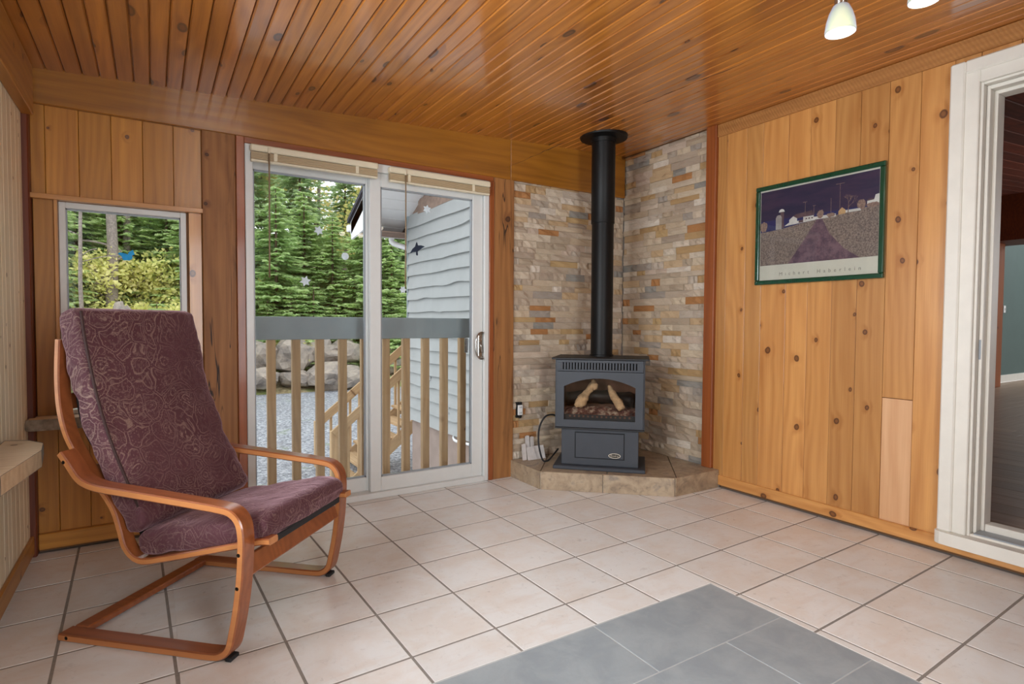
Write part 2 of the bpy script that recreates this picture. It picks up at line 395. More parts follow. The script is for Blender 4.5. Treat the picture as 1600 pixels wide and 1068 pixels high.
def stone_mat():
    k = NT('ledger_stone'); v = k.coords(); r = k.rand()
    pal = [(206,188,166), (186,166,142), (216,202,182), (176,158,140), (192,160,112), (196,182,166), (206,178,142), (166,156,146), (222,210,194),
           (184,150,104), (200,180,162), (182,164,142), (208,188,162), (150,148,142), (202,184,160), (178,122,70), (190,172,152), (212,194,168), (180,166,150), (198,168,130),
           (210,192,172), (192,174,154), (204,186,164), (186,168,148), (214,198,176), (198,178,152)]
    c = k.ramp(r, [(i/len(pal), rgb(*p)) for i, p in enumerate(pal)], 'CONSTANT')
    tc = k.coords(False)
    n1 = k.noise(v, 9.0, 6.0, 0.65, 0.8)[0]; n2 = k.noise(v, 55.0, 4.0, 0.7)[0]
    c = k.mix(k.math('MULTIPLY', k.maprange(n1, 0.42, 0.68), 0.35), c, rgb(176, 146, 112))
    c = k.mix(1.0, c, k.maprange(n2, 0.25, 0.75, 0.72, 1.22, False), 'MULTIPLY')
    k.principled(Base_Color=c, Roughness=0.75, Normal=k.bump(k.math('MULTIPLY_ADD', n2, 0.5, n1), 0.5, 0.01))
    return k.m
M_stone = stone_mat()
def paisley_mat():
    k = NT('paisley_velvet'); v = k.coords(False)
    w1 = k.noise(v, 5.0, 2.0)[1]
    vw = k.vmath('ADD', v, k.vmath('SCALE', k.vmath('SUBTRACT', w1, (0.5, 0.5, 0.5))))
    vw.node.inputs[1].links[0].from_node.inputs['Scale'].default_value = 0.16
    vo = k.voronoi(vw, 11.0, rand=0.8); d = vo['Distance']
    rings = k.math('SINE', k.math('MULTIPLY', d, 40.0))
    ln = k.maprange(rings, 0.15, 0.75)
    dens = k.maprange(d, 0.62, 0.22)
    small = k.voronoi(vw, 70.0, rand=0.9)['Distance']
    dots = k.maprange(k.math('SINE', k.math('MULTIPLY', small, 14.0)), 0.0, 0.6)
    ed = k.voronoi(vw, 11.0, 'DISTANCE_TO_EDGE', rand=0.8)['Distance']
    vine = k.maprange(k.math('ABSOLUTE', k.math('SUBTRACT', ed, 0.06)), 0.02, 0.006)
    pat = k.math('MAXIMUM', k.math('MULTIPLY', ln, k.math('MULTIPLY_ADD', dots, 0.8, 0.2)), k.math('MULTIPLY', vine, 0.8))
    pat = k.math('MULTIPLY', pat, dens)
    pat = k.math('MAXIMUM', pat, k.math('MULTIPLY', vine, 0.75))
    pat = k.math('MAXIMUM', pat, k.math('MULTIPLY', k.maprange(k.math('SINE', k.math('MULTIPLY', small, 11.0)), 0.55, 0.95), 0.4))
    fade = k.maprange(k.noise(v, 3.2, 3.0)[0], 0.32, 0.66, 0.2, 1.0)
    thr = k.maprange(k.noise(v, 420.0, 2.0)[0], 0.35, 0.6, 0.35, 1.0)
    pat = k.math('MULTIPLY', k.math('MULTIPLY', pat, fade), thr)
    base = k.mix(k.noise(v, 4.0, 4.0)[0], rgb(74, 42, 50), rgb(104, 68, 74))
    c = k.mix(k.math('MULTIPLY', pat, 0.72), base, rgb(186, 162, 144))
    wr = k.noise(v, 7.0, 4.0, 0.6, 0.6)[0]
    p = k.principled(Base_Color=c, Roughness=0.8, Specular_IOR_Level=0.2, Normal=k.bump(k.math('MULTIPLY_ADD', pat, 0.12, wr), 0.45, 0.03))
    p.inputs['Sheen Weight'].default_value = 0.8; p.inputs['Sheen Roughness'].default_value = 0.35; p.inputs['Sheen Tint'].default_value = rgb(224, 186, 196)
    return k.m
M_fabric = paisley_mat()

# ================================================================== room shell
XL, XR, YB, YF = -3.66, 0.0, 0.0, -4.75
H0, SL = 2.3945, 0.0462
def zc(x): return H0+SL*x
HB = 2.073

# ---- floor: grout bed + tiles
floor = struct(box('floor', XL-0.05, 0.03, YF, 0.05, -0.06, -0.0013, M_grout), 'cream ceramic tile floor with grey grout and an inset of slate', 'floor')
def clip(poly, a, b, c):   # keep a*x+b*y<=c
    out = []
    for i in range(len(poly)):
        p, q = poly[i], poly[(i+1) % len(poly)]
        dp, dq = a*p[0]+b*p[1]-c, a*q[0]+b*q[1]-c
        if dp <= 0: out.append(p)
        if dp*dq < 0:
            t = dp/(dp-dq); out.append((p[0]+(q[0]-p[0])*t, p[1]+(q[1]-p[1])*t))
    return out
def area(p): return abs(sum(p[i][0]*p[(i+1) % len(p)][1]-p[(i+1) % len(p)][0]*p[i][1] for i in range(len(p))))/2
def tile_obj(name, poly, m, z1=0.0, cham=0.0011):
    cx = sum(p[0] for p in poly)/len(poly); cy = sum(p[1] for p in poly)/len(poly)
    if sum(poly[i][0]*poly[(i+1) % len(poly)][1]-poly[(i+1) % len(poly)][0]*poly[i][1] for i in range(len(poly))) < 0: poly = poly[::-1]
    n = len(poly); L = [(p[0]-cx, p[1]-cy) for p in poly]
    s = 1-cham/0.15
    V = [(p[0], p[1], -0.012) for p in L]+[(p[0], p[1], -0.0009) for p in L]+[(p[0]*s, p[1]*s, 0.0) for p in L]
    F = [tuple(range(2*n, 3*n))]
    for r in (0, 1):
        F += [(r*n+i, r*n+(i+1) % n, (r+1)*n+(i+1) % n, (r+1)*n+i) for i in range(n)]
    o = pyd(name, V, F, m, floor); o.location = (cx, cy, z1); return o
U, PHI, OX, OY = 0.3207, 0.0300, -2.1922, -0.3866
SX0, SX1, SY0, SY1 = -3.111, -1.212, -3.106, -1.842    # slate inset
hearth_poly = [(-1.05, 0.0), (-1.05, -0.36), (-0.415, -0.935), (0.0, -0.935)]
g = 0.0048
cph, sph = math.cos(PHI), math.sin(PHI)
for q in range(-8, 9):
    for p in range(-4, 16):
        loc = [((q+g/U)*U, -(p+g/U)*U), ((q+1-g/U)*U, -(p+g/U)*U), ((q+1-g/U)*U, -(p+1-g/U)*U), ((q+g/U)*U, -(p+1-g/U)*U)]
        poly = [(OX+x*cph-y*sph, OY+x*sph+y*cph) for x, y in loc]
        for a, b, c in ((-1, 0, -XL), (1, 0, 0.0), (0, 1, 0.0), (0, -1, -YF)): 
            poly = clip(poly, a, b, c)
            if not poly: break
        if len(poly) < 3 or area(poly) < 4e-4: continue
        e = 0.006
        pieces = [clip(poly, 1, 0, SX0-e)]; rest = clip(poly, -1, 0, -(SX0-e))
        pieces.append(clip(rest, -1, 0, -(SX1+e)) if rest else []); rest = clip(rest, 1, 0, SX1+e) if rest else []
        pieces.append(clip(rest, 0, -1, -(SY1+e)) if rest else []); pieces.append(clip(rest, 0, 1, SY0-e) if rest else [])
        for pc in pieces:
            if len(pc) >= 3 and area(pc) > 4e-4: tile_obj('tile', pc, M_tile)
gb = box('light_grout_bed', SX0-0.006, SX1+0.006, SY0-0.006, SY1+0.006, -0.007, -0.0009, M_grout_l, floor)
y = SY1; row = 0
while y > SY0+0.05:
    y2 = y-0.316; x = SX1-(0.0 if row % 2 == 0 else 0.633/2)
    if row % 2: tile_obj('slate_tile', [(x+0.002, y2+0.002), (SX1, y2+0.002), (SX1, y-0.002), (x+0.002, y-0.002)], M_slate, 0.0005, 0.001)
    while x > SX0+0.02:
        x2 = max(SX0, x-0.633-0.003)
        tile_obj('slate_tile', [(x2+0.002, y2+0.002), (x-0.002, y2+0.002), (x-0.002, y-0.002), (x2+0.002, y-0.002)], M_slate, 0.0005, 0.001); x = x2
    y = y2; row += 1

# ---- ceiling: one grooved board per strip, running away from the camera
ceil_bm = bmesh.new()
vs = [ceil_bm.verts.new(p) for p in ((XL-0.1, YF-0.1, zc(XL-0.1)+0.03), (0.1, YF-0.1, zc(0.1)+0.03), (0.1, 0.15, zc(0.1)+0.03), (XL-0.1, 0.15, zc(XL-0.1)+0.03))]
vt = [ceil_bm.verts.new(v.co+Vector((0, 0, 0.08))) for v in vs]
ceil_bm.faces.new(vs); ceil_bm.faces.new(vt[::-1])
for i in range(4): ceil_bm.faces.new((vs[i], vs[(i+1) % 4], vt[(i+1) % 4], vt[i]))
ceiling = struct(from_bm('ceiling', ceil_bm, M_ceil), 'sloped varnished pine ceiling of narrow grooved boards', 'ceiling')
BW, BL = 0.0675, 4.75
hw = BW/2
prof = [(-hw+0.0008, 0.028), (-hw+0.0008, 0.0075), (-hw+0.0062, 0.0), (hw-0.0062, 0.0), (hw-0.0008, 0.0075), (hw-0.0008, 0.028)]
cme = bpy.data.meshes.new('ceiling_board')
Vb = [(-BL/2, p[0], p[1]) for p in prof]+[(BL/2, p[0], p[1]) for p in prof]
n = len(prof)
cme.from_pydata(Vb, [], [tuple(range(n)), tuple(range(2*n-1, n-1, -1))]+[(i, i+n, (i+1) % n+n, (i+1) % n) for i in range(n)])
bm = bmesh.new(); bm.from_mesh(cme); bmesh.ops.recalc_face_normals(bm, faces=bm.faces); bm.to_mesh(cme); bm.free()
cme.materials.append(M_ceil)
for i in range(55):
    x = -0.03-BW*i-0.0
    if x < XL-0.02: break
    o = link_obj('board', cme, None, ceiling)
    # local x -> world y, local y -> -x along slope
    A = Matrix(((0, -1, 0), (1, 0, 0), (0, 0, 1))).to_4x4()
    o.matrix_local = Matrix.Translation((x, YF/2, zc(x)+RND.uniform(-0.0006, 0.0006))) @ Matrix.Rotation(-math.atan(SL), 4, 'Y') @ A

# ---- back wall with openings for window_1 and door_1
WX0, WX1, WZ0, WZ1 = -3.542, -3.022, 0.63, 1.642
DX0, DX1, DZ1 = -2.745, -1.232, 2.043
def hole_wall_back():
    y0, y1 = 0.03, 0.13
    top = 2.40
    return [(XL-0.1, WX0, y0, y1, -0.1, top), (WX0, WX1, y0, y1, -0.1, WZ0), (WX0, WX1, y0, y1, WZ1, top), (WX1, DX0, y0, y1, -0.1, top),
            (DX0, DX1, y0, y1, DZ1, top), (DX0, DX1, y0, y1, -0.1, -0.005), (DX1, 0.1, y0, y1, -0.1, top)]
wall_back = struct(boxes('wall_back', hole_wall_back(), M_wall_in), 'timber wall with a patio door, a small window and a stone panel', 'wall')
def boards_back(xs, z0, z1, m, yf=0.012):
    for a, b in zip(xs[:-1], xs[1:]):
        plank('board', a+0.0008, b-0.0008, yf+RND.uniform(-0.0008, 0.0008), 0.031, z0, z1, m, wall_back, 'back_v', 0.0015)
boards_back([-3.638, -3.585, -3.460, -3.334, -3.206, -3.075, -2.950], 1.664, HB+0.02, M_cedar)
boards_back([-3.638, -3.559, -3.440, -3.318, -3.195, -3.072, -2.950], 0.04, 0.60, M_cedar)
boards_back([-3.634, -3.556], 0.60, 1.645, M_cedar)
boards_back([-3.012, -2.952], 0.60, 1.645, M_pine)
# corner post, header strip, posts, trims
struct(plank('trim_1', XL-0.02, -3.637, -0.045, 0.03, 0.0, 2.235, M_dark, None, 'back_v', 0.004), 'dark reddish timber post in the far left corner', 'post')
struct(plank('trim_2', -3.640, -2.948, -0.022, 0.03, 1.643, 1.666, M_pine, None, 'back_h', 0.002), 'thin pine strip above the small window', 'trim')
struct(plank('trim_3', -2.950, -2.790, -0.004, 0.03, 0.0, HB+0.02, M_post, None, 'back_v', 0.004), 'cracked rough timber post between small window and patio door', 'post')
struct(plank('trim_4', -2.789, -2.747, -0.008, 0.06, 0.0, HB+0.01, M_red, None, 'back_v', 0.003), 'red-stained strip along the left side of the patio door', 'trim')
struct(plank('trim_5', -2.747, -1.2, -0.006, 0.06, DZ1, HB+0.015, M_red, None, 'back_h', 0.002), 'red-stained strip above the patio door', 'trim')
struct(plank('trim_6', -1.232, -1.196, -0.008, 0.06, 0.0, DZ1, M_red, None, 'back_v', 0.003), 'red-stained strip along the right side of the patio door', 'trim')
struct(plank('trim_7', -1.195, -1.032, -0.004, 0.03, 0.0, HB+0.02, M_post, None, 'back_v', 0.004), 'rough timber post between patio door and stone panel', 'post')
struct(plank('trim_8', -3.556, -3.543, -0.012, 0.03, 0.62, 1.645, M_pine, None, 'back_v', 0.002), 'narrow pine strip left of the small window frame', 'trim')
def crack(post, x, z0, z1, seed, wmax=0.005):
    r = random.Random(seed); L = []; R_ = []; n = 26; xx = x
    for i in range(n+1):
        zz = z0+(z1-z0)*i/n; xx += r.uniform(-0.0035, 0.0035); wd = wmax*(0.25+0.75*r.random())*math.sin(math.pi*(i+0.3)/(n+0.6))
        L.append((xx-wd/2, zz)); R_.append((xx+wd/2, zz))
    V = [(p[0], -0.0046, p[1]) for p in L+R_]; F = [(i, i+1, n+2+i, n+1+i) for i in range(n)]
    o = pyd('drying_crack', V, F, M_hole); o.parent = post; o.matrix_parent_inverse = post.matrix_local.inverted()
P3 = bpy.data.objects['trim_3']; P7 = bpy.data.objects['trim_7']
crack(P3, -2.868, 0.3, 2.07, 1, 0.007); crack(P3, -2.835, 1.55, 2.07, 2, 0.004); crack(P3, -2.905, 0.1, 0.8, 3, 0.003)
crack(P7, -1.115, 1.1, 2.07, 4, 0.004); crack(P7, -1.10, 0.05, 0.9, 5, 0.004)
# beam, two lengths, upper edge follows the ceiling
def beam(name, x0, x1, label):
    c = Vector(((x0+x1)/2, 0, HB))
    bm = bmesh.new(); L = (x1-x0)/2
    pts = []
    for sx in (-1, 1):
        zt = zc(c.x+sx*L)+0.012-HB
        pts.append([(sx*L, 0.0, 0.0), (sx*L, 0.0, -0.042), (sx*L, zt, -0.042), (sx*L, zt, 0.0)])
    V = [bm.verts.new(p) for p in pts[0]+pts[1]]
    for f in ((0, 1, 2, 3), (7, 6, 5, 4), (0, 4, 5, 1), (1, 5, 6, 2), (2, 6, 7, 3), (3, 7, 4, 0)): bm.faces.new([V[i] for i in f])
    bmesh.ops.bevel(bm, geom=bm.edges[:], offset=0.003, segments=1, affect='EDGES')
    o = from_bm(name, bm, M_beam); o.matrix_local = Matrix.Translation(c+Vector((0, -0.012, 0))) @ AX['back_h']
    return struct(o, label, 'beam')
beam('trim_9', -3.635, -1.068, 'long stained beam over the patio door and small window')
beam('trim_10', -1.066, -0.004, 'short stained beam over the stone panel behind the stove pipe')
bb = struct(plank('baseboard_back', -3.636, -2.950, -0.014, 0.03, 0.018, 0.092, M_cedar, None, 'back_h', 0.003), 'stained cedar baseboard under the small window', 'baseboard')
plank('shoe', -3.636, -2.950, -0.02, 0.03, 0.0, 0.017, M_dark, bb, 'back_h', 0.003)

# ---- left wall
wall_left = struct(boxes('wall_left', [(XL-0.13, XL-0.03, -0.62, 0.15, -0.1, 2.35), (XL-0.13, XL-0.03, YF-0.1, -3.35, -0.1, 2.35), (XL-0.13, XL-0.03, -3.35, -0.62, -0.1, 0.66), (XL-0.13, XL-0.03, -3.35, -0.62, 1.96, 2.35)], M_wall_in), 'pale pine board wall at the left with a wide window', 'wall')
yy = -0.048; i = 0
while yy > -4.7:
    y2 = yy-[0.062, 0.07, 0.09, 0.075, 0.085][i % 5]; i += 1
    if yy <= -0.60 and y2 >= -3.35:
        plank('board', XL-0.03, XL, y2+0.001, yy-0.001, 0.0, 0.565, M_pale, wall_left, 'left_v', 0.0015)
        plank('board', XL-0.03, XL, y2+0.001, yy-0.001, 1.96, 2.22, M_pale, wall_left, 'left_v', 0.0015)
    else:
        plank('board', XL-0.03, XL, y2+0.001, yy-0.001, 0.0, 2.22, M_pale, wall_left, 'left_v', 0.0015)
    yy = y2
w2 = struct(boxes('window_2', [(XL-0.10, XL-0.005, -3.35, -3.30, 0.66, 1.96), (XL-0.10, XL-0.005, -0.67, -0.62, 0.66, 1.96), (XL-0.10, XL-0.005, -3.3, -0.67, 0.66, 0.71), (XL-0.10, XL-0.005, -3.3, -0.67, 1.91, 1.96), (XL-0.09, XL-0.02, -2.07, -2.02, 0.71, 1.91)], M_white), 'wide white window in the left wall', 'window')
box('pane', XL-0.06, XL-0.055, -3.3, -2.07, 0.71, 1.91, M_glass, w2); box('pane', XL-0.06, XL-0.055, -2.02, -0.67, 0.71, 1.91, M_glass, w2)
bl = struct(plank('baseboard_left', XL, -3.646, YF, -0.046, 0.018, 0.10, M_cedar, None, 'left_h', 0.003), 'stained cedar baseboard along the left wall', 'baseboard')
plank('shoe', XL, -3.640, YF, -0.046, 0.0, 0.017, M_cedar, bl, 'left_h', 0.003)
struct(plank('trim_11', XL, -3.615, YF, -0.046, 2.005, 2.222, M_cedar, None, 'left_h', 0.004), 'beam along the top of the left wall', 'beam')

# ---- wall behind the camera (with an added, unseen window placed for the rear fill light)
wall_front = struct(boxes('wall_front', [(XL-0.1, -2.87, YF-0.1, YF, -0.1, 2.4), (-2.00, 0.1, YF-0.1, YF, -0.1, 2.4), (-2.87, -2.00, YF-0.1, YF, -0.1, 0.30), (-2.87, -2.00, YF-0.1, YF, 2.14, 2.4)], M_pine), 'pine wall behind the camera', 'wall')
w3 = struct(boxes('window_3', [(-2.87, -2.83, YF-0.09, YF+0.01, 0.30, 2.14), (-2.04, -2.00, YF-0.09, YF+0.01, 0.30, 2.14), (-2.83, -2.04, YF-0.09, YF+0.01, 0.30, 0.35), (-2.83, -2.04, YF-0.09, YF+0.01, 2.09, 2.14)], M_white), 'tall white window added unseen behind the camera for the rear fill light', 'window')
box('pane', -2.83, -2.04, YF-0.05, YF-0.045, 0.35, 2.09, M_glass, w3)

# ---- right wall with a doorway
OY0, OY1, OZ0, OZ1 = -3.95, -2.312, 0.12, 2.165
wall_right = struct(boxes('wall_right', [(0.03, 0.13, OY1, 0.15, -0.1, 2.45), (0.03, 0.13, YF-0.1, OY0, -0.1, 2.45), (0.03, 0.13, OY0, OY1, OZ1, 2.45), (0.03, 0.13, OY0, OY1, -0.1, OZ0)], M_wall_in), 'knotty pine board wall with a stone panel and a doorway', 'wall')
edges = [-0.886, -0.961, -1.104, -1.217, -1.381, -1.514, -1.653, -1.785, -1.923, -2.063, -2.20, -2.30]
for a, b in zip(edges[:-1], edges[1:]):
    if abs(a+1.923) < 1e-6:
        plank('board', 0.0, 0.03, b+0.0008, a-0.0008, 0.715, 2.33, M_pine, wall_right, 'right_v', 0.0015)
        o = plank('board', 0.002, 0.03, b+0.0008, a-0.0008, 0.04, 0.712, M_patch, wall_right, 'right_v', 0.0015); o['label'] = 'pale unstained patch board'
    else:
        plank('board', RND.uniform(-0.0008, 0.0008), 0.03, b+0.0008, a-0.0008, 0.04, 2.33 if a > -2.15 else 2.33, M_pine, wall_right, 'right_v', 0.0015)
yy = -2.30
while yy > YF:
    y2 = max(YF, yy-0.14)
    if yy > OY0 and y2 > OY0-0.05: plank('board', 0.0, 0.03, y2+0.0008, yy-0.0008, OZ1+0.02, 2.33, M_pine, wall_right, 'right_v', 0.0015)
    else: plank('board', 0.0, 0.03, y2+0.0008, yy-0.0008, 0.04, 2.33, M_pine, wall_right, 'right_v', 0.0015)
    yy = y2
struct(plank('trim_12', -0.024, 0.03, -0.886, -0.806, 0.118, zc(0)+0.0, M_red, None, 'right_v', 0.004), 'reddish vertical strip between stone panel and pine boards', 'trim')
struct(plank('trim_13', -0.012, 0.03, YF, -0.887, 2.312, zc(0)-0.002, M_saw, None, 'right_h', 0.003), 'rough-sawn trim board along the ceiling above the picture', 'trim')
br = struct(plank('baseboard_right', -0.012, 0.03, YF, -0.936, 0.02, 0.084, M_pine, None, 'right_h', 0.003), 'pine baseboard under the picture wall', 'baseboard')
plank('shoe', -0.018, 0.03, YF, -0.936, 0.0, 0.019, M_pine, br, 'right_h', 0.003)

# ---- stone ledger panels
def stone_mesh(seed):
    r = random.Random(seed); nx, nz = 4, 2; V = []; F = []
    for k in range(nz+1):
        for i in range(nx+1):
            ed = (i in (0, nx)) or (k in (0, nz))
            V.append((i/nx-0.5, (r.uniform(-0.3, 0.45) if not ed else r.uniform(-0.25, 0.05)), k/nz-0.5))
    for k in range(nz):
        for i in range(nx):
            a = k*(nx+1)+i; F.append((a, a+1, a+nx+2, a+nx+1))
    per = [i for i in range(nx+1)]+[(k+1)*(nx+1)-1 for k in range(1, nz+1)]+[nz*(nx+1)+i for i in range(nx-1, -1, -1)]+[k*(nx+1) for k in range(nz-1, 0, -1)]
    b0 = len(V)
    for p in per: V.append((V[p][0], -1.0, V[p][2]))
    for j in range(len(per)):
        j2 = (j+1) % len(per); F.append((per[j2], per[j], b0+j, b0+j2))
    me = bpy.data.meshes.new('stone'); me.from_pydata(V, [], F)
    bm = bmesh.new(); bm.from_mesh(me); bmesh.ops.recalc_face_normals(bm, faces=bm.faces); bm.to_mesh(me); bm.free()
    me.materials.append(M_stone); return me
SM = [stone_mesh(s) for s in range(10)]
def stone_panel(parent, length, z0, z1, place):
    r = random.Random(int(length*1000)); z = z0
    while z < z1-0.006:
        h = r.choice((0.036, 0.040, 0.044, 0.048, 0.052)); h = min(h, z1-z)
        x = 0.0 if r.random() < 0.5 else -r.uniform(0.03, 0.1)
        while x < length-0.004:
            l = r.choice((0.09, 0.12, 0.15, 0.18, 0.22, 0.26)); xa = max(0.0, x); xb = min(length, x+l)
            if length-xb < 0.05: xb = length
            if xb-xa > 0.006:
                o = link_obj('stone', r.choice(SM), None, parent)
                d = r.uniform(0.010, 0.022)
                o.matrix_local = place((xa+xb)/2, (z+h/2), d) @ Matrix.Diagonal((xb-xa-0.0012, 0.02, h-0.0012, 1))
            x = xb if xb == length else x+l
        z += h
# local y points away from the wall (mesh: front at +y)
def place_back(s, z, d): return Matrix.Translation((-s, 0.03-d-0.004, z)) @ Matrix.Rotation(math.pi, 4, 'Z')
def place_right(s, z, d): return Matrix.Translation((0.03-d-0.004, 0.014-s, z)) @ Matrix.Rotation(math.pi/2, 4, 'Z')
pb = box('stone_panel', -1.031, 0.03, 0.022, 0.031, 0.0, HB+0.02, M_grout, wall_back)
stone_panel(pb, 1.031, 0.118, HB+0.006, place_back)
pr = box('stone_panel', 0.022, 0.031, -0.806, 0.03, 0.0, zc(0), M_grout, wall_right)
stone_panel(pr, 0.82, 0.118, zc(0)-0.004, place_right)

# ---- hearth
hz = 0.118
hth = thing('corner_hearth', 'low angled hearth of tan slate tiles under the gas stove', 'hearth', (-0.7, -0.6, 0))
hin = [(-1.042, 0.02), (-1.042, -0.357), (-0.412, -0.927), (0.02, -0.927), (0.02, 0.02)]
def loc2(pts): return [(x+0.7, y+0.6) for x, y in pts]
prism('hearth_core', loc2(hin), hz-0.012, M_grout_l, hth, 'xy', 0.0)
# top tiles clipped from a grid along the diagonal
ddx, ddy = 0.741, -0.671
def to_w(s, t): return (-1.042+ddx*s-ddy*t, -0.357+ddy*s+ddx*t)
for si in range(-2, 5):
    for ti in range(-1, 5):
        poly = [to_w(si*0.43+0.003+0.0, ti*0.43+0.003), to_w(si*0.43+0.427, ti*0.43+0.003), to_w(si*0.43+0.427, ti*0.43+0.427), to_w(si*0.43+0.003, ti*0.43+0.427)]
        for a, b, c in ((-1, 0, 1.046), (0, -1, 0.931), (1, 0, 0.005), (0, 1, 0.005), (-0.671, -0.741, 0.9665)):
            poly = clip(poly, a, b, c)
            if len(poly) < 3: break
        if len(poly) >= 3 and area(poly) > 1e-3:
            cx = sum(p[0] for p in poly)/len(poly); cy = sum(p[1] for p in poly)/len(poly)
            o = prism('tile', [(p[0]-cx, p[1]-cy) for p in poly], 0.012, M_hearth, hth, 'xy', 0.0); o.location = (cx+0.7, cy+0.6, hz-0.012)
def riser(a, b):
    a = Vector((a[0], a[1], 0)); b = Vector((b[0], b[1], 0)); L = (b-a).length; ang = math.atan2(b.y-a.y, b.x-a.x)
    o = box('riser_tile', -L/2+0.0015, L/2-0.0015, -0.008, 0.006, 0.0, hz-0.0005, M_hearth, hth, 0.0015)
    m = (a+b)/2; o.location = (m.x+0.7, m.y+0.6, 0); o.rotation_euler = (0, 0, ang)
riser((-1.043, 0.0), (-1.043, -0.357))
pa, pb2 = Vector((-1.043, -0.357)), Vector((-0.413, -0.928)); pm = pa.lerp(pb2, 0.475)
riser(pa, pm); riser(pm, pb2); riser((-0.413, -0.928), (0.0, -0.928))

# ---- window_1 (small window)
win = struct(boxes('window_1', [(WX0, WX0+0.026, 0.02, 0.10, WZ0, WZ1), (WX1-0.026, WX1, 0.02, 0.10, WZ0, WZ1), (WX0+0.026, WX1-0.026, 0.02, 0.10, WZ0, WZ0+0.03), (WX0+0.026, WX1-0.026, 0.02, 0.10, WZ1-0.028, WZ1)], M_white, None, 0.002), 'small white-framed window behind the armchair', 'window')
boxes('window_seal', [(WX0+0.026, WX0+0.031, 0.035, 0.05, WZ0+0.03, WZ1-0.028), (WX1-0.031, WX1-0.026, 0.035, 0.05, WZ0+0.03, WZ1-0.028), (WX0+0.026, WX1-0.026, 0.035, 0.05, WZ1-0.033, WZ1-0.028)], M_alu, win)
box('pane', WX0+0.026, WX1-0.026, 0.055, 0.06, WZ0+0.03, WZ1-0.028, M_glass, win)
def live_slab(name, outline, z0, z1, label):
    """slab whose visible edge is uneven bark; outline = list of (x,y) around, with an edge jitter"""
    c = Vector((sum(p[0] for p in outline)/len(outline), sum(p[1] for p in outline)/len(outline)))
    r = random.Random(3); n = len(outline)
    t = thing(name, label, 'window sill', (c.x, c.y, z0))
    top = [(p[0]-c.x, p[1]-c.y) for p in outline]
    o = prism('slab', top, z1-z0-0.004, M_slab, t, 'xy', 0.002); 
    V = []; F = []; rows = 5
    dens = []
    for i in range(n):
        a, b = Vector(top[i]), Vector(top[(i+1) % n]); m = max(1, int((b-a).length/0.03))
        for j in range(m): dens.append(a.lerp(b, j/m))
    N = len(dens)
    for k in range(rows):
        f = k/(rows-1); bulge = [0.0, 0.012, 0.014, 0.010, 0.001][k]
        for p in dens:
            q = p*(1+(bulge+r.uniform(-0.004, 0.004)*(0 < k < rows-1))/max(0.12, p.length)); V.append((q.x, q.y, f*(z1-z0)))
    for k in range(rows-1):
        for i in range(N): F.append((k*N+i, k*N+(i+1) % N, (k+1)*N+(i+1) % N, (k+1)*N+i))
    pyd('live_edge', V, F, M_bark, t, True)
    return t
live_slab('window_sill', [(-3.60, -0.13), (-3.3, -0.125), (-3.0, -0.13), (-2.955, -0.12), (-2.955, -0.0055), (-3.635, -0.0055), (-3.635, -0.05), (-3.652, -0.055), (-3.652, -0.12)], 0.592, 0.643, 'rough live-edge wood sill under the small window behind the armchair')
live_slab('window_sill', [(-3.652, -0.56), (-3.575, -0.60), (-3.525, -0.68), (-3.510, -0.83), (-3.53, -1.0), (-3.555, -1.2), (-3.56, -1.8), (-3.55, -2.5), (-3.56, -3.3), (-3.652, -3.32)], 0.572, 0.632, 'pale live-edge slab sill along the left wall at the picture edge')

# ---- door_1: sliding patio door
door = struct(boxes('door_1', [(DX0, DX0+0.04, -0.002, 0.12, 0.0, DZ1), (DX1-0.035, DX1, -0.002, 0.12, 0.0, DZ1), (DX0+0.04, DX1-0.035, -0.002, 0.12, DZ1-0.05, DZ1), (DX0+0.04, DX1-0.035, -0.006, 0.12, 0.0, 0.036)], M_white, None, 0.003), 'white sliding patio door with two glass panels', 'door')
def panel(name, x0, x1, y0, y1, z0, z1, sl, sr, bt, tp):
    p = boxes(name, [(x0, x0+sl, y0, y1, z0, z1), (x1-sr, x1, y0, y1, z0, z1), (x0+sl, x1-sr, y0, y1, z0, z0+bt), (x0+sl, x1-sr, y0, y1, z1-tp, z1)], M_white, door, 0.003)
    e = 0.008
    boxes('glazing_bead', [(x0+sl, x0+sl+e, y0+0.008, y1-0.008, z0+bt, z1-tp), (x1-sr-e, x1-sr, y0+0.008, y1-0.008, z0+bt, z1-tp), (x0+sl, x1-sr, y0+0.008, y1-0.008, z0+bt, z0+bt+e), (x0+sl, x1-sr, y0+0.008, y1-0.008, z1-tp-e, z1-tp)], M_alu, p)
    ym = (y0+y1)/2
    box('pane', x0+sl, x1-sr, ym-0.003, ym+0.003, z0+bt, z1-tp, M_glass, p)
    return p
panel('fixed_panel', DX0+0.04, -2.018, 0.068, 0.106, 0.036, DZ1-0.05, 0.008, 0.045, 0.085, 0.065)
pan2 = panel('sliding_panel', -2.052, DX1-0.037, 0.020, 0.058, 0.036, DZ1-0.05, 0.068, 0.078, 0.088, 0.082)
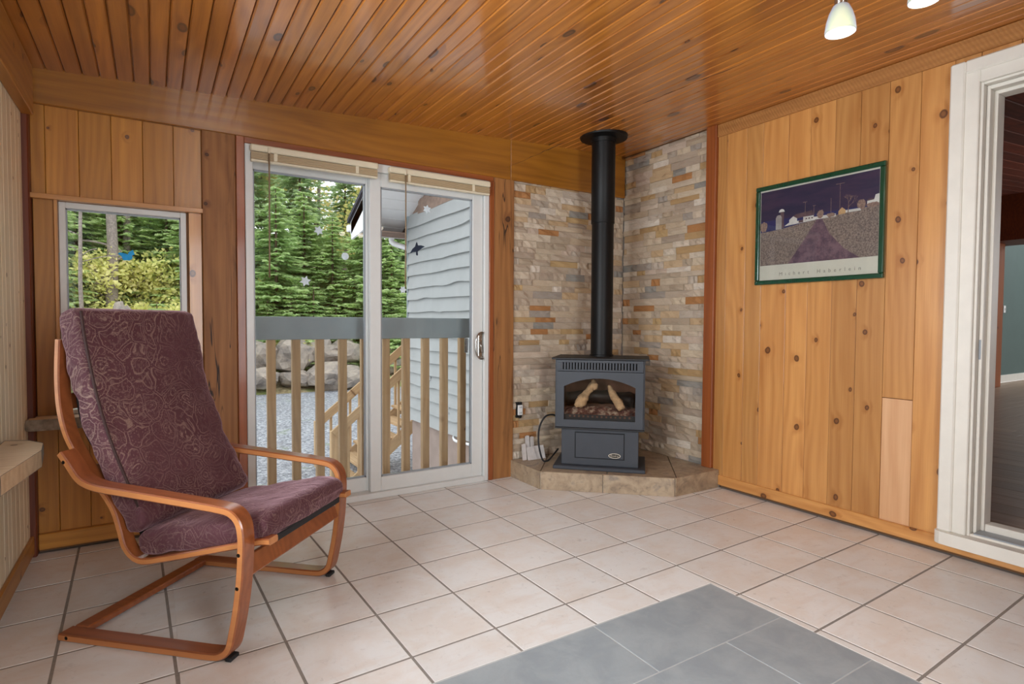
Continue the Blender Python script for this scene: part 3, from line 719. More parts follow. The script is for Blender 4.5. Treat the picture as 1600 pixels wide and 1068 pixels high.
# handle: D-shaped loop with back plate
hx = -1.308; hzc = 0.93
hd = tube('handle', [(hx+0.036, 0.012, hzc+0.080), (hx+0.026, -0.010, hzc+0.088), (hx-0.004, -0.020, hzc+0.086), (hx-0.030, -0.024, hzc+0.055), (hx-0.036, -0.024, hzc+0.0), (hx-0.030, -0.024, hzc-0.055), (hx-0.004, -0.020, hzc-0.086), (hx+0.026, -0.010, hzc-0.088), (hx+0.036, 0.012, hzc-0.080)], 0.006, M_chrome, pan2, 10, 6)
box('latch_plate', hx+0.002, hx+0.036, 0.012, 0.021, hzc-0.085, hzc+0.085, M_chrome, hd, 0.004, 2)
tube('latch_lever', [(hx+0.018, 0.006, hzc+0.02), (hx+0.014, -0.004, hzc), (hx+0.024, -0.003, hzc-0.05)], 0.005, M_chrome, hd, 8, 5)
box('strike_plate', hx+0.05, hx+0.056, 0.0, 0.02, hzc-0.05, hzc+0.05, M_screw, hd)
box('outside_pull', hx-0.075, hx-0.05, 0.058, 0.075, hzc-0.05, hzc+0.05, M_chrome, pan2, 0.004)

# ---- blinds
def blind(x0, x1, zt, wx, wz, label):
    t = thing('window_blind', label, 'blind', ((x0+x1)/2, -0.02, zt-0.09)); cx = (x0+x1)/2
    def bx(nm, a, b, ya, yb, za, zb, m, bev=0.002): return box(nm, a-cx, b-cx, ya+0.02, yb+0.02, za-(zt-0.09), zb-(zt-0.09), m, t, bev)
    bx('headrail', x0, x1, -0.048, -0.004, zt-0.036, zt, M_blind, 0.006)
    for k in range(6): bx('slat', x0+0.004, x1-0.004, -0.040, -0.012, zt-0.0445-k*0.0062, zt-0.0405-k*0.0062, M_slat, 0.0)
    bx('bottom_rail', x0+0.003, x1-0.003, -0.040, -0.012, zt-0.090, zt-0.0775, M_blind, 0.003)
    for f in (0.18, 0.82):
        c0 = x0+(x1-x0)*f; bx('ladder_tape', c0-0.009, c0+0.009, -0.042, -0.010, zt-0.0775, zt-0.036, M_blind, 0.001)
    tube('wand', [(wx-cx, -0.032, 0.056), (wx-cx, -0.032, -0.2), (wx-cx-0.003, -0.032, wz-(zt-0.09))], 0.0045, M_wand, t, 8, 3)
    lathe('wand_hook', [(0.002, 0.0), (0.006, 0.004), (0.006, 0.03), (0.002, 0.034)], M_blind, t, 10, (wx-cx, -0.032, 0.045))
blind(-2.722, -2.020, 2.034, -2.631, 1.325, 'raised cream mini blind over the left pane of the patio door')
blind(-1.950, -1.246, 2.028, -1.851, 1.297, 'raised cream mini blind over the right pane of the patio door')

# ---- stickers on the glass
def star(cx, cz, r, ri, n, rot=0.0):
    return [(cx+(r if i % 2 == 0 else ri)*math.sin(rot+math.pi*i/n), cz+(r if i % 2 == 0 else ri)*math.cos(rot+math.pi*i/n)) for i in range(2*n)]
def sticker(name, poly, y, m, label, cat='sticker', group=None):
    cx = sum(p[0] for p in poly)/len(poly); cz = sum(p[1] for p in poly)/len(poly)
    o = prism(name, [(p[0]-cx, p[1]-cz) for p in poly], 0.001, m, None, 'xz', -0.001); o.location = (cx, y, cz)
    return tag(o, label, cat, group)
yl, yr = 0.0838, 0.0358
sticker('snowflake_sticker', star(-2.340, 1.622, 0.030, 0.017, 6, 0.2), yl, M_sticker, 'uppermost white snowflake sticker on the left door pane')
sticker('round_sticker', star(-2.185, 1.482, 0.023, 0.021, 12), yl, M_sticker, 'round white sticker on the left door pane')
sticker('snowflake_sticker', star(-2.418, 1.322, 0.033, 0.018, 6, 0.3), yl, M_sticker, 'lowest white snowflake sticker on the left door pane')
sticker('snowflake_sticker', star(-1.672, 1.812, 0.029, 0.017, 6, 0.1), yr, M_sticker, 'white snowflake sticker at the top of the right door pane')
sticker('snowflake_sticker', star(-1.836, 1.290, 0.025, 0.015, 6, 0.5), yr, M_sticker, 'white snowflake sticker beside the end of the right blind wand')
bird = [(-0.048, -0.036), (-0.030, -0.004), (-0.012, 0.012), (-0.006, 0.034), (-0.001, 0.042), (0.004, 0.034), (0.008, 0.020), (0.030, 0.022), (0.055, 0.016), (0.036, 0.004), (0.014, -0.012), (0.006, -0.020), (0.008, -0.042), (0.0, -0.045), (-0.006, -0.040), (-0.006, -0.022), (-0.026, -0.024)]
sticker('bird_sticker', [(-1.742+x, 1.556+z) for x, z in bird], yr, M_bird, 'dark blue flying bird silhouette on the right door pane')
bf = [(0.0, -0.028), (0.012, -0.03), (0.030, -0.014), (0.026, 0.006), (0.042, 0.012), (0.032, 0.044), (0.012, 0.028), (0.002, 0.010), (-0.010, 0.016), (-0.04, 0.022), (-0.052, 0.012), (-0.032, -0.004), (-0.022, -0.030)]
sticker('butterfly_sticker', [(-3.278+x*0.75, 1.408+z*0.75) for x, z in bf], 0.054, M_blue, 'light blue butterfly sticker on the small window')

# ================================================================== gas stove
ST = thing('gas_stove', 'charcoal steel gas stove on a pedestal in the stone corner', 'stove', (-0.7215, -0.556, hz), math.radians(-45.0))
# local: x along the front (to the right), y into the corner, z above the hearth
Z = lambda z: z-hz
box('base_plate', -0.30, 0.30, 0.0, 0.40, 0.0, Z(0.142), M_stove, ST, 0.004)
ped = box('pedestal', -0.25, 0.255, 0.05, 0.36, Z(0.142), Z(0.388), M_stove, ST, 0.003)
acp = box('access_panel', -0.155, 0.161, 0.0475, 0.0515, Z(0.192), Z(0.358), M_stove, ped, 0.002)
boxes('panel_gap', [(-0.160, 0.166, 0.0492, 0.0505, Z(0.358), Z(0.363)), (-0.160, -0.156, 0.0492, 0.0505, Z(0.188), Z(0.358)), (0.162, 0.166, 0.0492, 0.0505, Z(0.188), Z(0.358)), (-0.160, 0.166, 0.0492, 0.0505, Z(0.188), Z(0.1915))], M_hole, ped)
def oval(cx, cz, a, b, n=28): return [(cx+a*math.cos(2*math.pi*i/n), cz+b*math.sin(2*math.pi*i/n)) for i in range(n)]
badge = prism('badge', oval(0.102, Z(0.214), 0.040, 0.0165), 0.0015, M_badge, acp, 'xz', 0.0460)
prism('badge_field', oval(0.102, Z(0.214), 0.0345, 0.0122), 0.0008, M_hole, acp, 'xz', 0.0453)
text_mesh('badge_lettering', 'Enviro', 0.021, M_badge, acp, Matrix.Translation((0.102, 0.0448, Z(0.2145))) @ Matrix.Rotation(math.pi/2, 4, 'X'), 0.0003)
# firebox body: hollow shell
b0, b1 = 0.035, 0.40
boxes('firebox_shell', [(-0.292, -0.272, b0, b1, Z(0.388), Z(0.845)), (0.272, 0.292, b0, b1, Z(0.388), Z(0.845)), (-0.272, 0.272, b0, b1, Z(0.388), Z(0.43)), (-0.272, 0.272, b0+0.03, b1, Z(0.735), Z(0.845)), (-0.272, 0.272, b1-0.02, b1, Z(0.43), Z(0.735))], M_stove, ST, 0.002)
boxes('firebox_lining', [(-0.268, -0.256, b0+0.01, b1-0.025, Z(0.432), Z(0.732)), (0.256, 0.268, b0+0.01, b1-0.025, Z(0.432), Z(0.732)), (-0.256, 0.256, b1-0.09, b1-0.025, Z(0.432), Z(0.732))], M_fire, ST)
top = box('top_plate', -0.315, 0.318, 0.012, 0.42, Z(0.845), Z(0.857), M_stdark, ST, 0.003)
# front door frame with an arched opening
ow, oz0, ozs, oza = 0.232, Z(0.447), Z(0.668), Z(0.724)
fx0, fx1, fz0, fz1 = -0.281, 0.281, Z(0.398), Z(0.766)
arch = [(ow*math.cos(a), 0) for a in (0,)]
inner = [(-ow, oz0), (ow, oz0), (ow, ozs)]
for i in range(1, 16):
    x = ow-2*ow*i/16; inner.append((x, ozs+(oza-ozs)*(1-(x/ow)**2)))
inner.append((-ow, ozs))
def frame_mesh(name, outer, inner, y0, y1, m, parent):
    """ring between an outer rectangle and an inner outline, matched by angle"""
    cx = 0.0; cz = (oz0+ozs)/2
    V = []; N = len(inner)
    def ray_rect(px, pz):
        dx, dz = px-cx, pz-cz; t = 1e9
        if dx > 1e-9: t = min(t, (outer[1]-cx)/dx)
        if dx < -1e-9: t = min(t, (outer[0]-cx)/dx)
        if dz > 1e-9: t = min(t, (outer[3]-cz)/dz)
        if dz < -1e-9: t = min(t, (outer[2]-cz)/dz)
        return (cx+dx*t, cz+dz*t)
    outp = [ray_rect(*p) for p in inner]
    # snap to the corners
    for corner in ((outer[0], outer[2]), (outer[1], outer[2]), (outer[1], outer[3]), (outer[0], outer[3])):
        k = min(range(N), key=lambda i: (outp[i][0]-corner[0])**2+(outp[i][1]-corner[1])**2); outp[k] = corner
    for p in inner: V += [(p[0], y0, p[1]), (p[0], y1, p[1])]
    for p in outp: V += [(p[0], y0, p[1]), (p[0], y1, p[1])]
    F = []
    for i in range(N):
        j = (i+1) % N; a, b = 2*i, 2*j; c, d = 2*N+2*i, 2*N+2*j
        F += [(a, b, d, c), (a+1, c+1, d+1, b+1), (a, a+1, b+1, b), (c, d, d+1, c+1)]
    me = bpy.data.meshes.new(name); me.from_pydata(V, [], F); bm = bmesh.new(); bm.from_mesh(me)
    bmesh.ops.recalc_face_normals(bm, faces=bm.faces); bm.to_mesh(me); bm.free()
    return link_obj(name, me, m, parent)
fd = frame_mesh('front_door', (fx0, fx1, fz0, fz1), inner, 0.020, 0.036, M_stove, ST)
prism('glass', [(p[0]*1.02, p[1]) for p in inner], 0.003, M_stglass, fd, 'xz', 0.033)
box('lower_lip', -0.292, 0.292, 0.012, 0.05, Z(0.386), Z(0.396), M_stdark, ST, 0.002)
# louvred vent above the door
vent = box('vent_panel', -0.281, 0.281, 0.036, 0.066, Z(0.770), Z(0.842), M_hole, ST)
bar_x = [-0.247+i*(0.494/25) for i in range(26)]
box('vent_rail', -0.281, 0.281, 0.020, 0.036, Z(0.826), Z(0.843), M_stove, vent, 0.0015)
box('vent_rail', -0.281, 0.281, 0.020, 0.036, Z(0.769), Z(0.781), M_stove, vent, 0.0015)
box('vent_cheek', -0.281, -0.247-0.006, 0.021, 0.036, Z(0.781), Z(0.826), M_stove, vent); box('vent_cheek', 0.247+0.006, 0.281, 0.021, 0.036, Z(0.781), Z(0.826), M_stove, vent)
lm = None
for x in bar_x:
    if lm is None:
        o = box('louver', -0.0055, 0.0055, 0.022, 0.036, Z(0.780), Z(0.827), M_stove, vent); lm = o.data
    else: o = link_obj('louver', lm, None, vent)
    o.location = (x, 0, 0)
# logs and embers
def lump(name, path, radii, m, parent, seg=12, jit=0.18, seed=1):
    r = random.Random(seed); P = catmull(path, 6); V = []; F = []; nrm = None
    for i, p in enumerate(P):
        t = (P[min(i+1, len(P)-1)]-P[max(i-1, 0)]).normalized()
        if nrm is None: nrm = t.orthogonal().normalized()
        nrm = (nrm-t*nrm.dot(t)).normalized(); b = t.cross(nrm); f = i/(len(P)-1)*(len(radii)-1); k = min(int(f), len(radii)-2); rr = radii[k]+(radii[k+1]-radii[k])*(f-k)
        for s in range(seg):
            a = 2*math.pi*s/seg; q = rr*(1+r.uniform(-jit, jit)); V.append(p+(nrm*math.cos(a)+b*math.sin(a))*q)
    for i in range(len(P)-1):
        for s in range(seg): F.append((i*seg+s, i*seg+(s+1) % seg, (i+1)*seg+(s+1) % seg, (i+1)*seg+s))
    F.append(tuple(range(seg-1, -1, -1))); F.append(tuple((len(P)-1)*seg+s for s in range(seg)))
    return pyd(name, V, F, m, parent, True)
lump('log', [(-0.165, 0.10, Z(0.525)), (-0.13, 0.11, Z(0.555)), (-0.10, 0.14, Z(0.60)), (-0.055, 0.19, Z(0.665))], [0.012, 0.034, 0.036, 0.022, 0.026], M_log, ST, seed=2)
lump('log', [(-0.055, 0.20, Z(0.695)), (-0.045, 0.17, Z(0.66)), (-0.035, 0.16, Z(0.635))], [0.012, 0.026, 0.014], M_log, ST, seed=5)
lump('log', [(0.145, 0.10, Z(0.515)), (0.12, 0.12, Z(0.555)), (0.08, 0.15, Z(0.61)), (0.055, 0.19, Z(0.66))], [0.022, 0.03, 0.024, 0.012], M_log, ST, seed=3)
lump('log', [(-0.24, 0.25, Z(0.56)), (0.0, 0.26, Z(0.575)), (0.22, 0.25, Z(0.56))], [0.05, 0.045, 0.05], M_stdark, ST, seed=4)
M_ember = (lambda k: (k.principled(Base_Color=k.ramp(k.noise(k.coords(False), 26.0, 5.0, 0.7)[0], [(0.34, rgb(66, 38, 32)), (0.5, rgb(132, 84, 70)), (0.58, rgb(190, 168, 148)), (0.68, rgb(222, 208, 188))]), Roughness=0.9), k.m)[1])(NT('ember_bed'))
r = random.Random(9); V = []; F = []; nx, ny = 26, 10
for j in range(ny+1):
    for i in range(nx+1):
        V.append((-0.25+0.5*i/nx, 0.065+0.23*j/ny, Z(0.465)+0.03*(j/ny)**0.6+0.03*math.exp(-((j/ny-0.45)/0.25)**2)+r.uniform(-0.008, 0.008)))
for j in range(ny):
    for i in range(nx): a = j*(nx+1)+i; F.append((a, a+1, a+nx+2, a+nx+1))
em = pyd('ember_bed', V, F, M_ember, ST, False); em['kind'] = 'stuff'
grate = box('grate_rail', -0.24, 0.24, 0.058, 0.062, Z(0.43), Z(0.478), M_stdark, ST)
gm = None
for i in range(14):
    if gm is None: o = box('grate_slot', -0.006, 0.006, 0.0565, 0.0585, Z(0.460), Z(0.472), M_fire, grate); gm = o.data
    else: o = link_obj('grate_slot', gm, None, grate)
    o.location = (-0.195+i*0.03, 0, 0)
# pipe
PX, PY = -0.527, -0.352
zt = zc(PX)
pp = thing('stove_pipe', 'tall black stove pipe with round ceiling collar above the gas stove', 'pipe', (PX, PY, 0.857))
lathe('lower_section', [(0.082, 0.0), (0.082, 0.012), (0.0755, 0.014), (0.0755, 0.92)], M_black, pp, 40)
lathe('upper_section', [(0.079, 0.915), (0.081, 0.918), (0.081, zt-0.857)], M_black, pp, 40)
lathe('ceiling_collar', [(0.088, zt-0.857-0.05), (0.090, zt-0.857-0.022), (0.160, zt-0.857-0.016), (0.163, zt-0.857-0.006), (0.163, zt-0.857+0.02)], M_black, pp, 48)

# ---- power cable of the stove, outlet, stone offcuts
tag(tube('power_cable', [(-0.72, -0.12, 0.40), (-0.78, -0.135, 0.436), (-0.86, -0.15, 0.43), (-0.912, -0.155, 0.36), (-0.922, -0.16, 0.26), (-0.905, -0.165, 0.17), (-0.885, -0.17, 0.127), (-0.84, -0.165, 0.125), (-0.77, -0.13, 0.15), (-0.70, -0.09, 0.175)], 0.0062, M_rubber, None, 8, 8), 'black power cable looping beside the stove pedestal', 'cable')
outl = thing('wall_outlet', 'uncovered white electrical outlet set in the stone beside the timber post', 'outlet', (-0.983, -0.004, 0.468))
box('outlet_box', -0.022, 0.024, -0.002, 0.026, -0.055, 0.055, M_hole, outl, 0.001)
rec = box('receptacle', -0.014, 0.024, -0.012, 0.002, -0.036, 0.036, M_outlet, outl, 0.003)
for zz in (-0.02, 0.02):
    for xx in (-0.001, 0.011): box('socket_slot', xx-0.0015, xx+0.0015, -0.0128, -0.011, zz-0.006, zz+0.006, M_hole, rec)
box('mounting_tab', -0.004, 0.014, -0.006, 0.0, 0.036, 0.058, M_chrome, outl); box('mounting_tab', -0.004, 0.014, -0.006, 0.0, -0.058, -0.036, M_chrome, outl)
M_off = plain('pale_stone_offcut', rgb(206, 200, 196), 0.7, noise_amt=0.12, nscale=30, bump=0.4)
def offcut(x0, x1, h, y, lean, label, z=hz):
    poly = [(-(x1-x0)/2, 0), ((x1-x0)/2, 0.0), ((x1-x0)/2*0.97, h*0.98), (0.0, h), (-(x1-x0)/2*0.98, h*0.96)]
    o = prism('stone_offcut', poly, 0.012, M_off, None, 'xz', 0.0); o.location = ((x0+x1)/2, y, z); o.rotation_euler = (-lean, 0, 0)
    return tag(o, label, 'stone piece', 'stone offcuts on the hearth')
offcut(-0.978, -0.948, 0.115, -0.055, 0.15, 'narrow pale stone offcut nearest the timber post on the hearth')
offcut(-0.945, -0.800, 0.095, -0.075, 0.3, 'wide pale stone offcut leaning inside the cable loop')
offcut(-0.935, -0.905, 0.165, -0.035, 0.1, 'tall thin stone offcut leaning behind the wide one, left of two')
offcut(-0.895, -0.868, 0.155, -0.035, 0.1, 'tall thin stone offcut leaning behind the wide one, right of two')

# ================================================================== armchair
CH = thing('lounge_chair', 'bentwood lounge armchair with burgundy paisley cushions', 'chair', (-2.765, -1.150, 0.0), math.radians(-43.2))
def strip(name, pts, w, t, yc, m, parent, n=8, bev=0.004, edge=None):
    """flat laminated strip of width w (local y) and thickness t swept along a profile in x,z"""
    P = catmull([(p[0], 0, p[1]) for p in pts], n); V = []; F = []; N = len(P)
    sec = [(-w/2, -t/2+bev), (-w/2+bev, -t/2), (w/2-bev, -t/2), (w/2, -t/2+bev), (w/2, t/2-bev), (w/2-bev, t/2), (-w/2+bev, t/2), (-w/2, t/2-bev)]
    for i, p in enumerate(P):
        tg = (P[min(i+1, N-1)]-P[max(i-1, 0)]).normalized(); nr = Vector((-tg.z, 0, tg.x))
        for a, b in sec: q = p+nr*b; V.append((q.x, yc+a, q.z))
    K = len(sec)
    for i in range(N-1):
        for s in range(K): F.append((i*K+s, i*K+(s+1) % K, (i+1)*K+(s+1) % K, (i+1)*K+s))
    F.append(tuple(range(K-1, -1, -1))); F.append(tuple((N-1)*K+s for s in range(K)))
    o = pyd(name, V, F, m, parent, True)
    o.data.materials.append(M_chair_edge)
    mi = []
    for i in range(N-1): mi += [0, 0, 0, 1, 0, 0, 0, 1]
    mi += [1, 1]; o.data.polygons.foreach_set('material_index', mi)
    md = o.modifiers.new('edge', 'EDGE_SPLIT'); md.split_angle = math.radians(30)
    return o
side = [(-0.632, 0.0125), (-0.45, 0.0125), (-0.2, 0.0125), (-0.06, 0.0125), (-0.015, 0.019), (0.015, 0.045), (0.030, 0.10), (0.046, 0.18), (0.058, 0.27), (0.064, 0.36), (0.064, 0.41), (0.055, 0.452), (0.028, 0.480), (-0.02, 0.491), (-0.15, 0.503), (-0.35, 0.520), (-0.46, 0.529), (-0.515, 0.541), (-0.550, 0.562), (-0.585, 0.605), (-0.615, 0.640)]
YS = 0.312
for s, nm in ((-1, 0), (1, 1)):
    sf = strip('side_frame', side, 0.058, 0.025, s*YS, M_chair, CH)
    for (px, pz) in ((0.0585, 0.352), (0.052, 0.245), (-0.596, 0.612), (-0.60, 0.0135)):
        b = lathe('bolt', [(0.0, -0.002), (0.0065, -0.002), (0.0065, 0.0), (0.003, 0.001)], M_screw, sf, 12)
        b.matrix_local = Matrix.Translation((px, s*(YS+0.029), pz)) @ Matrix.Rotation(s*-math.pi/2, 4, 'X')
    box('foot_pad', 0.0, 0.022, s*YS-0.022, s*YS+0.022, 0.0, 0.014, M_rubber, sf, 0.003)
seat = [(-0.684, 1.02), (-0.690, 0.92), (-0.690, 0.84), (-0.682, 0.765), (-0.660, 0.69), (-0.622, 0.625), (-0.565, 0.55), (-0.508, 0.49), (-0.470, 0.435), (-0.448, 0.375), (-0.430, 0.317), (-0.395, 0.280), (-0.350, 0.271), (-0.28, 0.285), (-0.16, 0.313), (0.0, 0.352), (0.085, 0.372), (0.125, 0.376)]
for s in (-1, 1): strip('seat_frame', seat, 0.048, 0.022, s*0.256, M_chair, CH)
# cross pieces
box('rear_floor_rail', -0.628, -0.572, -0.285, 0.285, 0.004, 0.027, M_chair, CH, 0.004)
fr = box('front_rail', -0.012, 0.012, -0.285, 0.285, -0.032, 0.032, M_chair, CH, 0.004); fr.location = (0.045, 0, 0.292); fr.rotation_euler = (0, math.radians(-20), 0)
for (x, z, a) in ((-0.690, 0.98, 0), (-0.693, 0.80, 0), (-0.57, 0.556, 45), (-0.12, 0.324, 90)):
    c = box('back_slat' if z > 0.4 else 'seat_slat', -0.009, 0.009, -0.235, 0.235, -0.028, 0.028, M_chair, CH, 0.003); c.location = (x, 0, z); c.rotation_euler = (0, math.radians(-a), 0)
# black webbing sheet hung between the frames under the cushions
V = []; F = []
sp = catmull([(p[0], 0, p[1]) for p in [(-0.668, 0.95), (-0.670, 0.84), (-0.640, 0.70), (-0.545, 0.56), (-0.45, 0.44), (-0.405, 0.33), (-0.34, 0.290), (-0.16, 0.330), (0.02, 0.368), (0.10, 0.386)]], 4)
NY = 9
for p in sp:
    for j in range(NY):
        u = j/(NY-1)*2-1; sag = 0.028*(1-u*u); V.append((p.x, u*0.228, p.z-sag*0.8 if p.x > -0.42 else p.z))
for i in range(len(sp)-1):
    for j in range(NY-1): a = i*NY+j; F.append((a, a+1, a+NY+1, a+NY))
wb = pyd('webbing', V, F, M_rubber, CH, True); md = wb.modifiers.new('solid', 'SOLIDIFY'); md.thickness = 0.006; md.offset = -1
box('front_hem', 0.085, 0.10, -0.232, 0.232, 0.346, 0.37, M_rubber, CH, 0.003)
# cushions
def cushion(name, path, tw, th, parent, seed, wtap=None, ripple=0.004, sag=0.0, rounded=0.35):
    r = random.Random(seed); P = catmull([(p[0], 0, p[1]) for p in path], 7); N = len(P); V = []; F = []
    K = 40
    L = [0.0]
    for i in range(1, N): L.append(L[-1]+(P[i]-P[i-1]).length)
    for i, p in enumerate(P):
        tg = (P[min(i+1, N-1)]-P[max(i-1, 0)]).normalized(); nr = Vector((-tg.z, 0, tg.x))
        f = L[i]/L[-1]; e = min(L[i], L[-1]-L[i])
        endf = min(1.0, (max(0.0, e)/0.035)) ; endf = math.sqrt(max(0.0, 1-(1-endf)**2))*0.75+0.25
        ww = tw/2*(wtap(f) if wtap else 1.0)*(0.93+0.07*endf); hh = th/2*endf
        for s in range(K):
            a = 2*math.pi*s/K; ca, sa = math.cos(a), math.sin(a); ex = rounded
            y = math.copysign(abs(ca)**(ex*0.55), ca)*ww; h = math.copysign(abs(sa)**ex, sa)*hh
            crown = 1.0+0.18*(1-(y/ww)**2)
            nz = mnoise.noise(Vector((p.x*9+seed, y*9, p.z*9)))*ripple*2+mnoise.noise(Vector((p.x*24+seed, y*14, p.z*24)))*ripple
            hv = h*crown+nz-sag*(1-(y/ww)**2)
            q = p+nr*hv; V.append((q.x, y+nz*0.5, q.z))
    for i in range(N-1):
        for s in range(K): F.append((i*K+s, i*K+(s+1) % K, (i+1)*K+(s+1) % K, (i+1)*K+s))
    F.append(tuple(range(K-1, -1, -1))); F.append(tuple((N-1)*K+s for s in range(K)))
    o = pyd(name, V, F, M_fabric, parent, True)
    return o
bc = cushion('back_cushion', [(-0.642, 1.128), (-0.628, 1.03), (-0.607, 0.93), (-0.583, 0.83), (-0.550, 0.73), (-0.508, 0.63), (-0.462, 0.54), (-0.418, 0.455), (-0.372, 0.37)], 0.555, 0.098, CH, 3, ripple=0.005)
pp2 = []
tube('piping', [(-0.594, -0.268, 1.12), (-0.579, -0.270, 1.03), (-0.558, -0.270, 0.93), (-0.534, -0.270, 0.83), (-0.502, -0.270, 0.73), (-0.462, -0.270, 0.63), (-0.418, -0.270, 0.54), (-0.376, -0.27, 0.455)], 0.0045, plain('piping_brown', rgb(60, 38, 36), 0.8), bc, 6, 4)
sc = cushion('seat_cushion', [(-0.385, 0.325), (-0.33, 0.332), (-0.22, 0.352), (-0.10, 0.376), (0.0, 0.396), (0.06, 0.404), (0.105, 0.402)], 0.56, 0.092, CH, 8, ripple=0.0045, sag=0.006, wtap=lambda f: 0.97 if f < 0.9 else 0.95)

# ================================================================== picture on the right wall
PYC, PZC = -1.556, 1.622; PW, PH = 0.734, 0.594
PIC = thing('framed_poster', 'green-framed poster of a farm road under a dark sky on the pine wall', 'picture', (-0.002, PYC, PZC-PH/2))
# local: use u (0 left..1 right as seen) and v; x negative is toward the room
fwid = 0.026
def UV(u, v): return ((0.5-u)*(PW-2*fwid), fwid+v*(PH-2*fwid))   # (y, z)
for (y0, y1, z0, z1) in ((-PW/2, PW/2, 0, fwid), (-PW/2, PW/2, PH-fwid, PH), (-PW/2, -PW/2+fwid, fwid, PH-fwid), (PW/2-fwid, PW/2, fwid, PH-fwid)):
    box('frame_rail', -0.024, -0.001, y0, y1, z0, z1, M_green, PIC, 0.005, 2)
pmats = {}
def pm(nm, c1, c2, sc, detail=5.0, stretch=(1, 1, 1)):
    if nm in pmats: return pmats[nm]
    k = NT('print_'+nm); v = k.coords(False); mp = k.node('Mapping'); k.setv(mp, 'Vector', v); mp.inputs['Scale'].default_value = stretch
    n = k.noise(mp.outputs[0], sc, detail, 0.7)[0]
    k.principled(Base_Color=k.mix(k.maprange(n, 0.35, 0.65), c1, c2), Roughness=0.6); pmats[nm] = k.m; return k.m
mats = [M_cream,
        pm('sky', rgb(26, 26, 62), rgb(58, 38, 70), 4.0, 5.0, (1, 0.6, 3)),
        pm('field', rgb(100, 84, 80), rgb(158, 138, 122), 120.0),
        pm('road', rgb(84, 60, 74), rgb(126, 96, 104), 22.0),
        pm('white', rgb(206, 200, 190), rgb(226, 220, 210), 20.0),
        pm('roof', rgb(82, 60, 66), rgb(104, 78, 80), 30.0),
        pm('tree', rgb(118, 92, 86), rgb(166, 136, 116), 90.0),
        pm('gold', rgb(190, 146, 96), rgb(206, 166, 116), 30.0),
        pm('horizon', rgb(24, 34, 92), rgb(44, 40, 90), 5.0),
        pm('silo', rgb(150, 142, 138), rgb(178, 170, 162), 20.0)]
PB = bmesh.new()
def pf(uv, mi, layer):
    vs = [PB.verts.new((-0.0100-0.00012*layer, *UV(u, v))) for u, v in uv]; f = PB.faces.new(vs); f.material_index = mi
def rect(u0, u1, v0, v1, mi, layer): pf([(u0, v0), (u1, v0), (u1, v1), (u0, v1)], mi, layer)
rect(0, 1, 0, 1, 0, 0)
rect(0.004, 0.992, 0.165, 0.985, 1, 1)
rect(0.004, 0.992, 0.52, 0.66, 8, 2)
pf([(0.004, 0.165), (0.992, 0.165), (0.992, 0.66), (0.9, 0.645), (0.75, 0.625), (0.6, 0.60), (0.52, 0.595), (0.4, 0.585), (0.2, 0.55), (0.004, 0.535)], 2, 3)
pf([(0.27, 0.165), (0.86, 0.165), (0.74, 0.27), (0.62, 0.44), (0.56, 0.597), (0.515, 0.597), (0.42, 0.42)], 3, 4)
rect(0.150, 0.205, 0.55, 0.675, 9, 4); pf([(0.150, 0.675), (0.205, 0.675), (0.195, 0.70), (0.178, 0.707), (0.160, 0.70)], 9, 4)
rect(0.192, 0.226, 0.56, 0.745, 5, 3.5); pf([(0.175, 0.735), (0.232, 0.735), (0.222, 0.76), (0.203, 0.768), (0.185, 0.76)], 4, 4.5)
pf([(0.23, 0.575), (0.5, 0.595), (0.5, 0.625), (0.27, 0.605)], 4, 5)
pf([(0.275, 0.585), (0.345, 0.585), (0.345, 0.640), (0.31, 0.668), (0.275, 0.635)], 4, 6)
pf([(0.31, 0.668), (0.345, 0.640), (0.49, 0.650), (0.475, 0.70), (0.33, 0.685)], 5, 5.5)
rect(0.4, 0.49, 0.60, 0.645, 4, 6); rect(0.36, 0.40, 0.59, 0.615, 5, 6.5)
for u0 in (0.42, 0.445, 0.47): rect(u0, u0+0.012, 0.615, 0.63, 5, 7)
rect(0.49, 0.67, 0.598, 0.628, 4, 4.2)
pf([(0.69, 0.61), (0.745, 0.615), (0.745, 0.65), (0.717, 0.68), (0.69, 0.645)], 7, 6)
rect(0.745, 0.86, 0.62, 0.645, 4, 4.2)
pf([(0.905, 0.655), (0.992, 0.655), (0.992, 0.755), (0.965, 0.75), (0.955, 0.705), (0.905, 0.70)], 4, 6); pf([(0.90, 0.70), (0.955, 0.705), (0.95, 0.72), (0.915, 0.72)], 5, 6.5)
def blob(u, v, ru, rv, mi, layer, seed):
    r = random.Random(seed); pf([(u+ru*math.cos(a*math.pi/9)*r.uniform(0.75, 1.1), v+rv*math.sin(a*math.pi/9)*r.uniform(0.75, 1.1)) for a in range(18)], mi, layer)
blob(0.545, 0.645, 0.03, 0.05, 6, 7, 1); blob(0.63, 0.62, 0.035, 0.025, 6, 7, 2); blob(0.865, 0.68, 0.035, 0.05, 6, 7, 3); blob(0.95, 0.66, 0.05, 0.025, 6, 7.2, 4); blob(0.03, 0.60, 0.04, 0.06, 6, 2.5, 5)
r = random.Random(11)
def twig(u, v, ang, ln, wd, depth):
    u2, v2 = u+math.sin(ang)*ln, v+math.cos(ang)*ln*1.25
    pf([(u-wd, v), (u+wd, v), (u2+wd*0.6, v2), (u2-wd*0.6, v2)], 6, 8)
    if depth:
        for k in range(3): twig(u2, v2, ang+r.uniform(-0.9, 0.9), ln*r.uniform(0.6, 0.85), wd*0.65, depth-1)
twig(0.765, 0.62, 0.05, 0.045, 0.004, 4)
for (u, v0, v1) in ((0.415, 0.6, 0.80), (0.49, 0.62, 0.745), (0.63, 0.63, 0.79), (0.7, 0.66, 0.92)): rect(u-0.0015, u+0.0015, v0, v1, 6, 7.5)
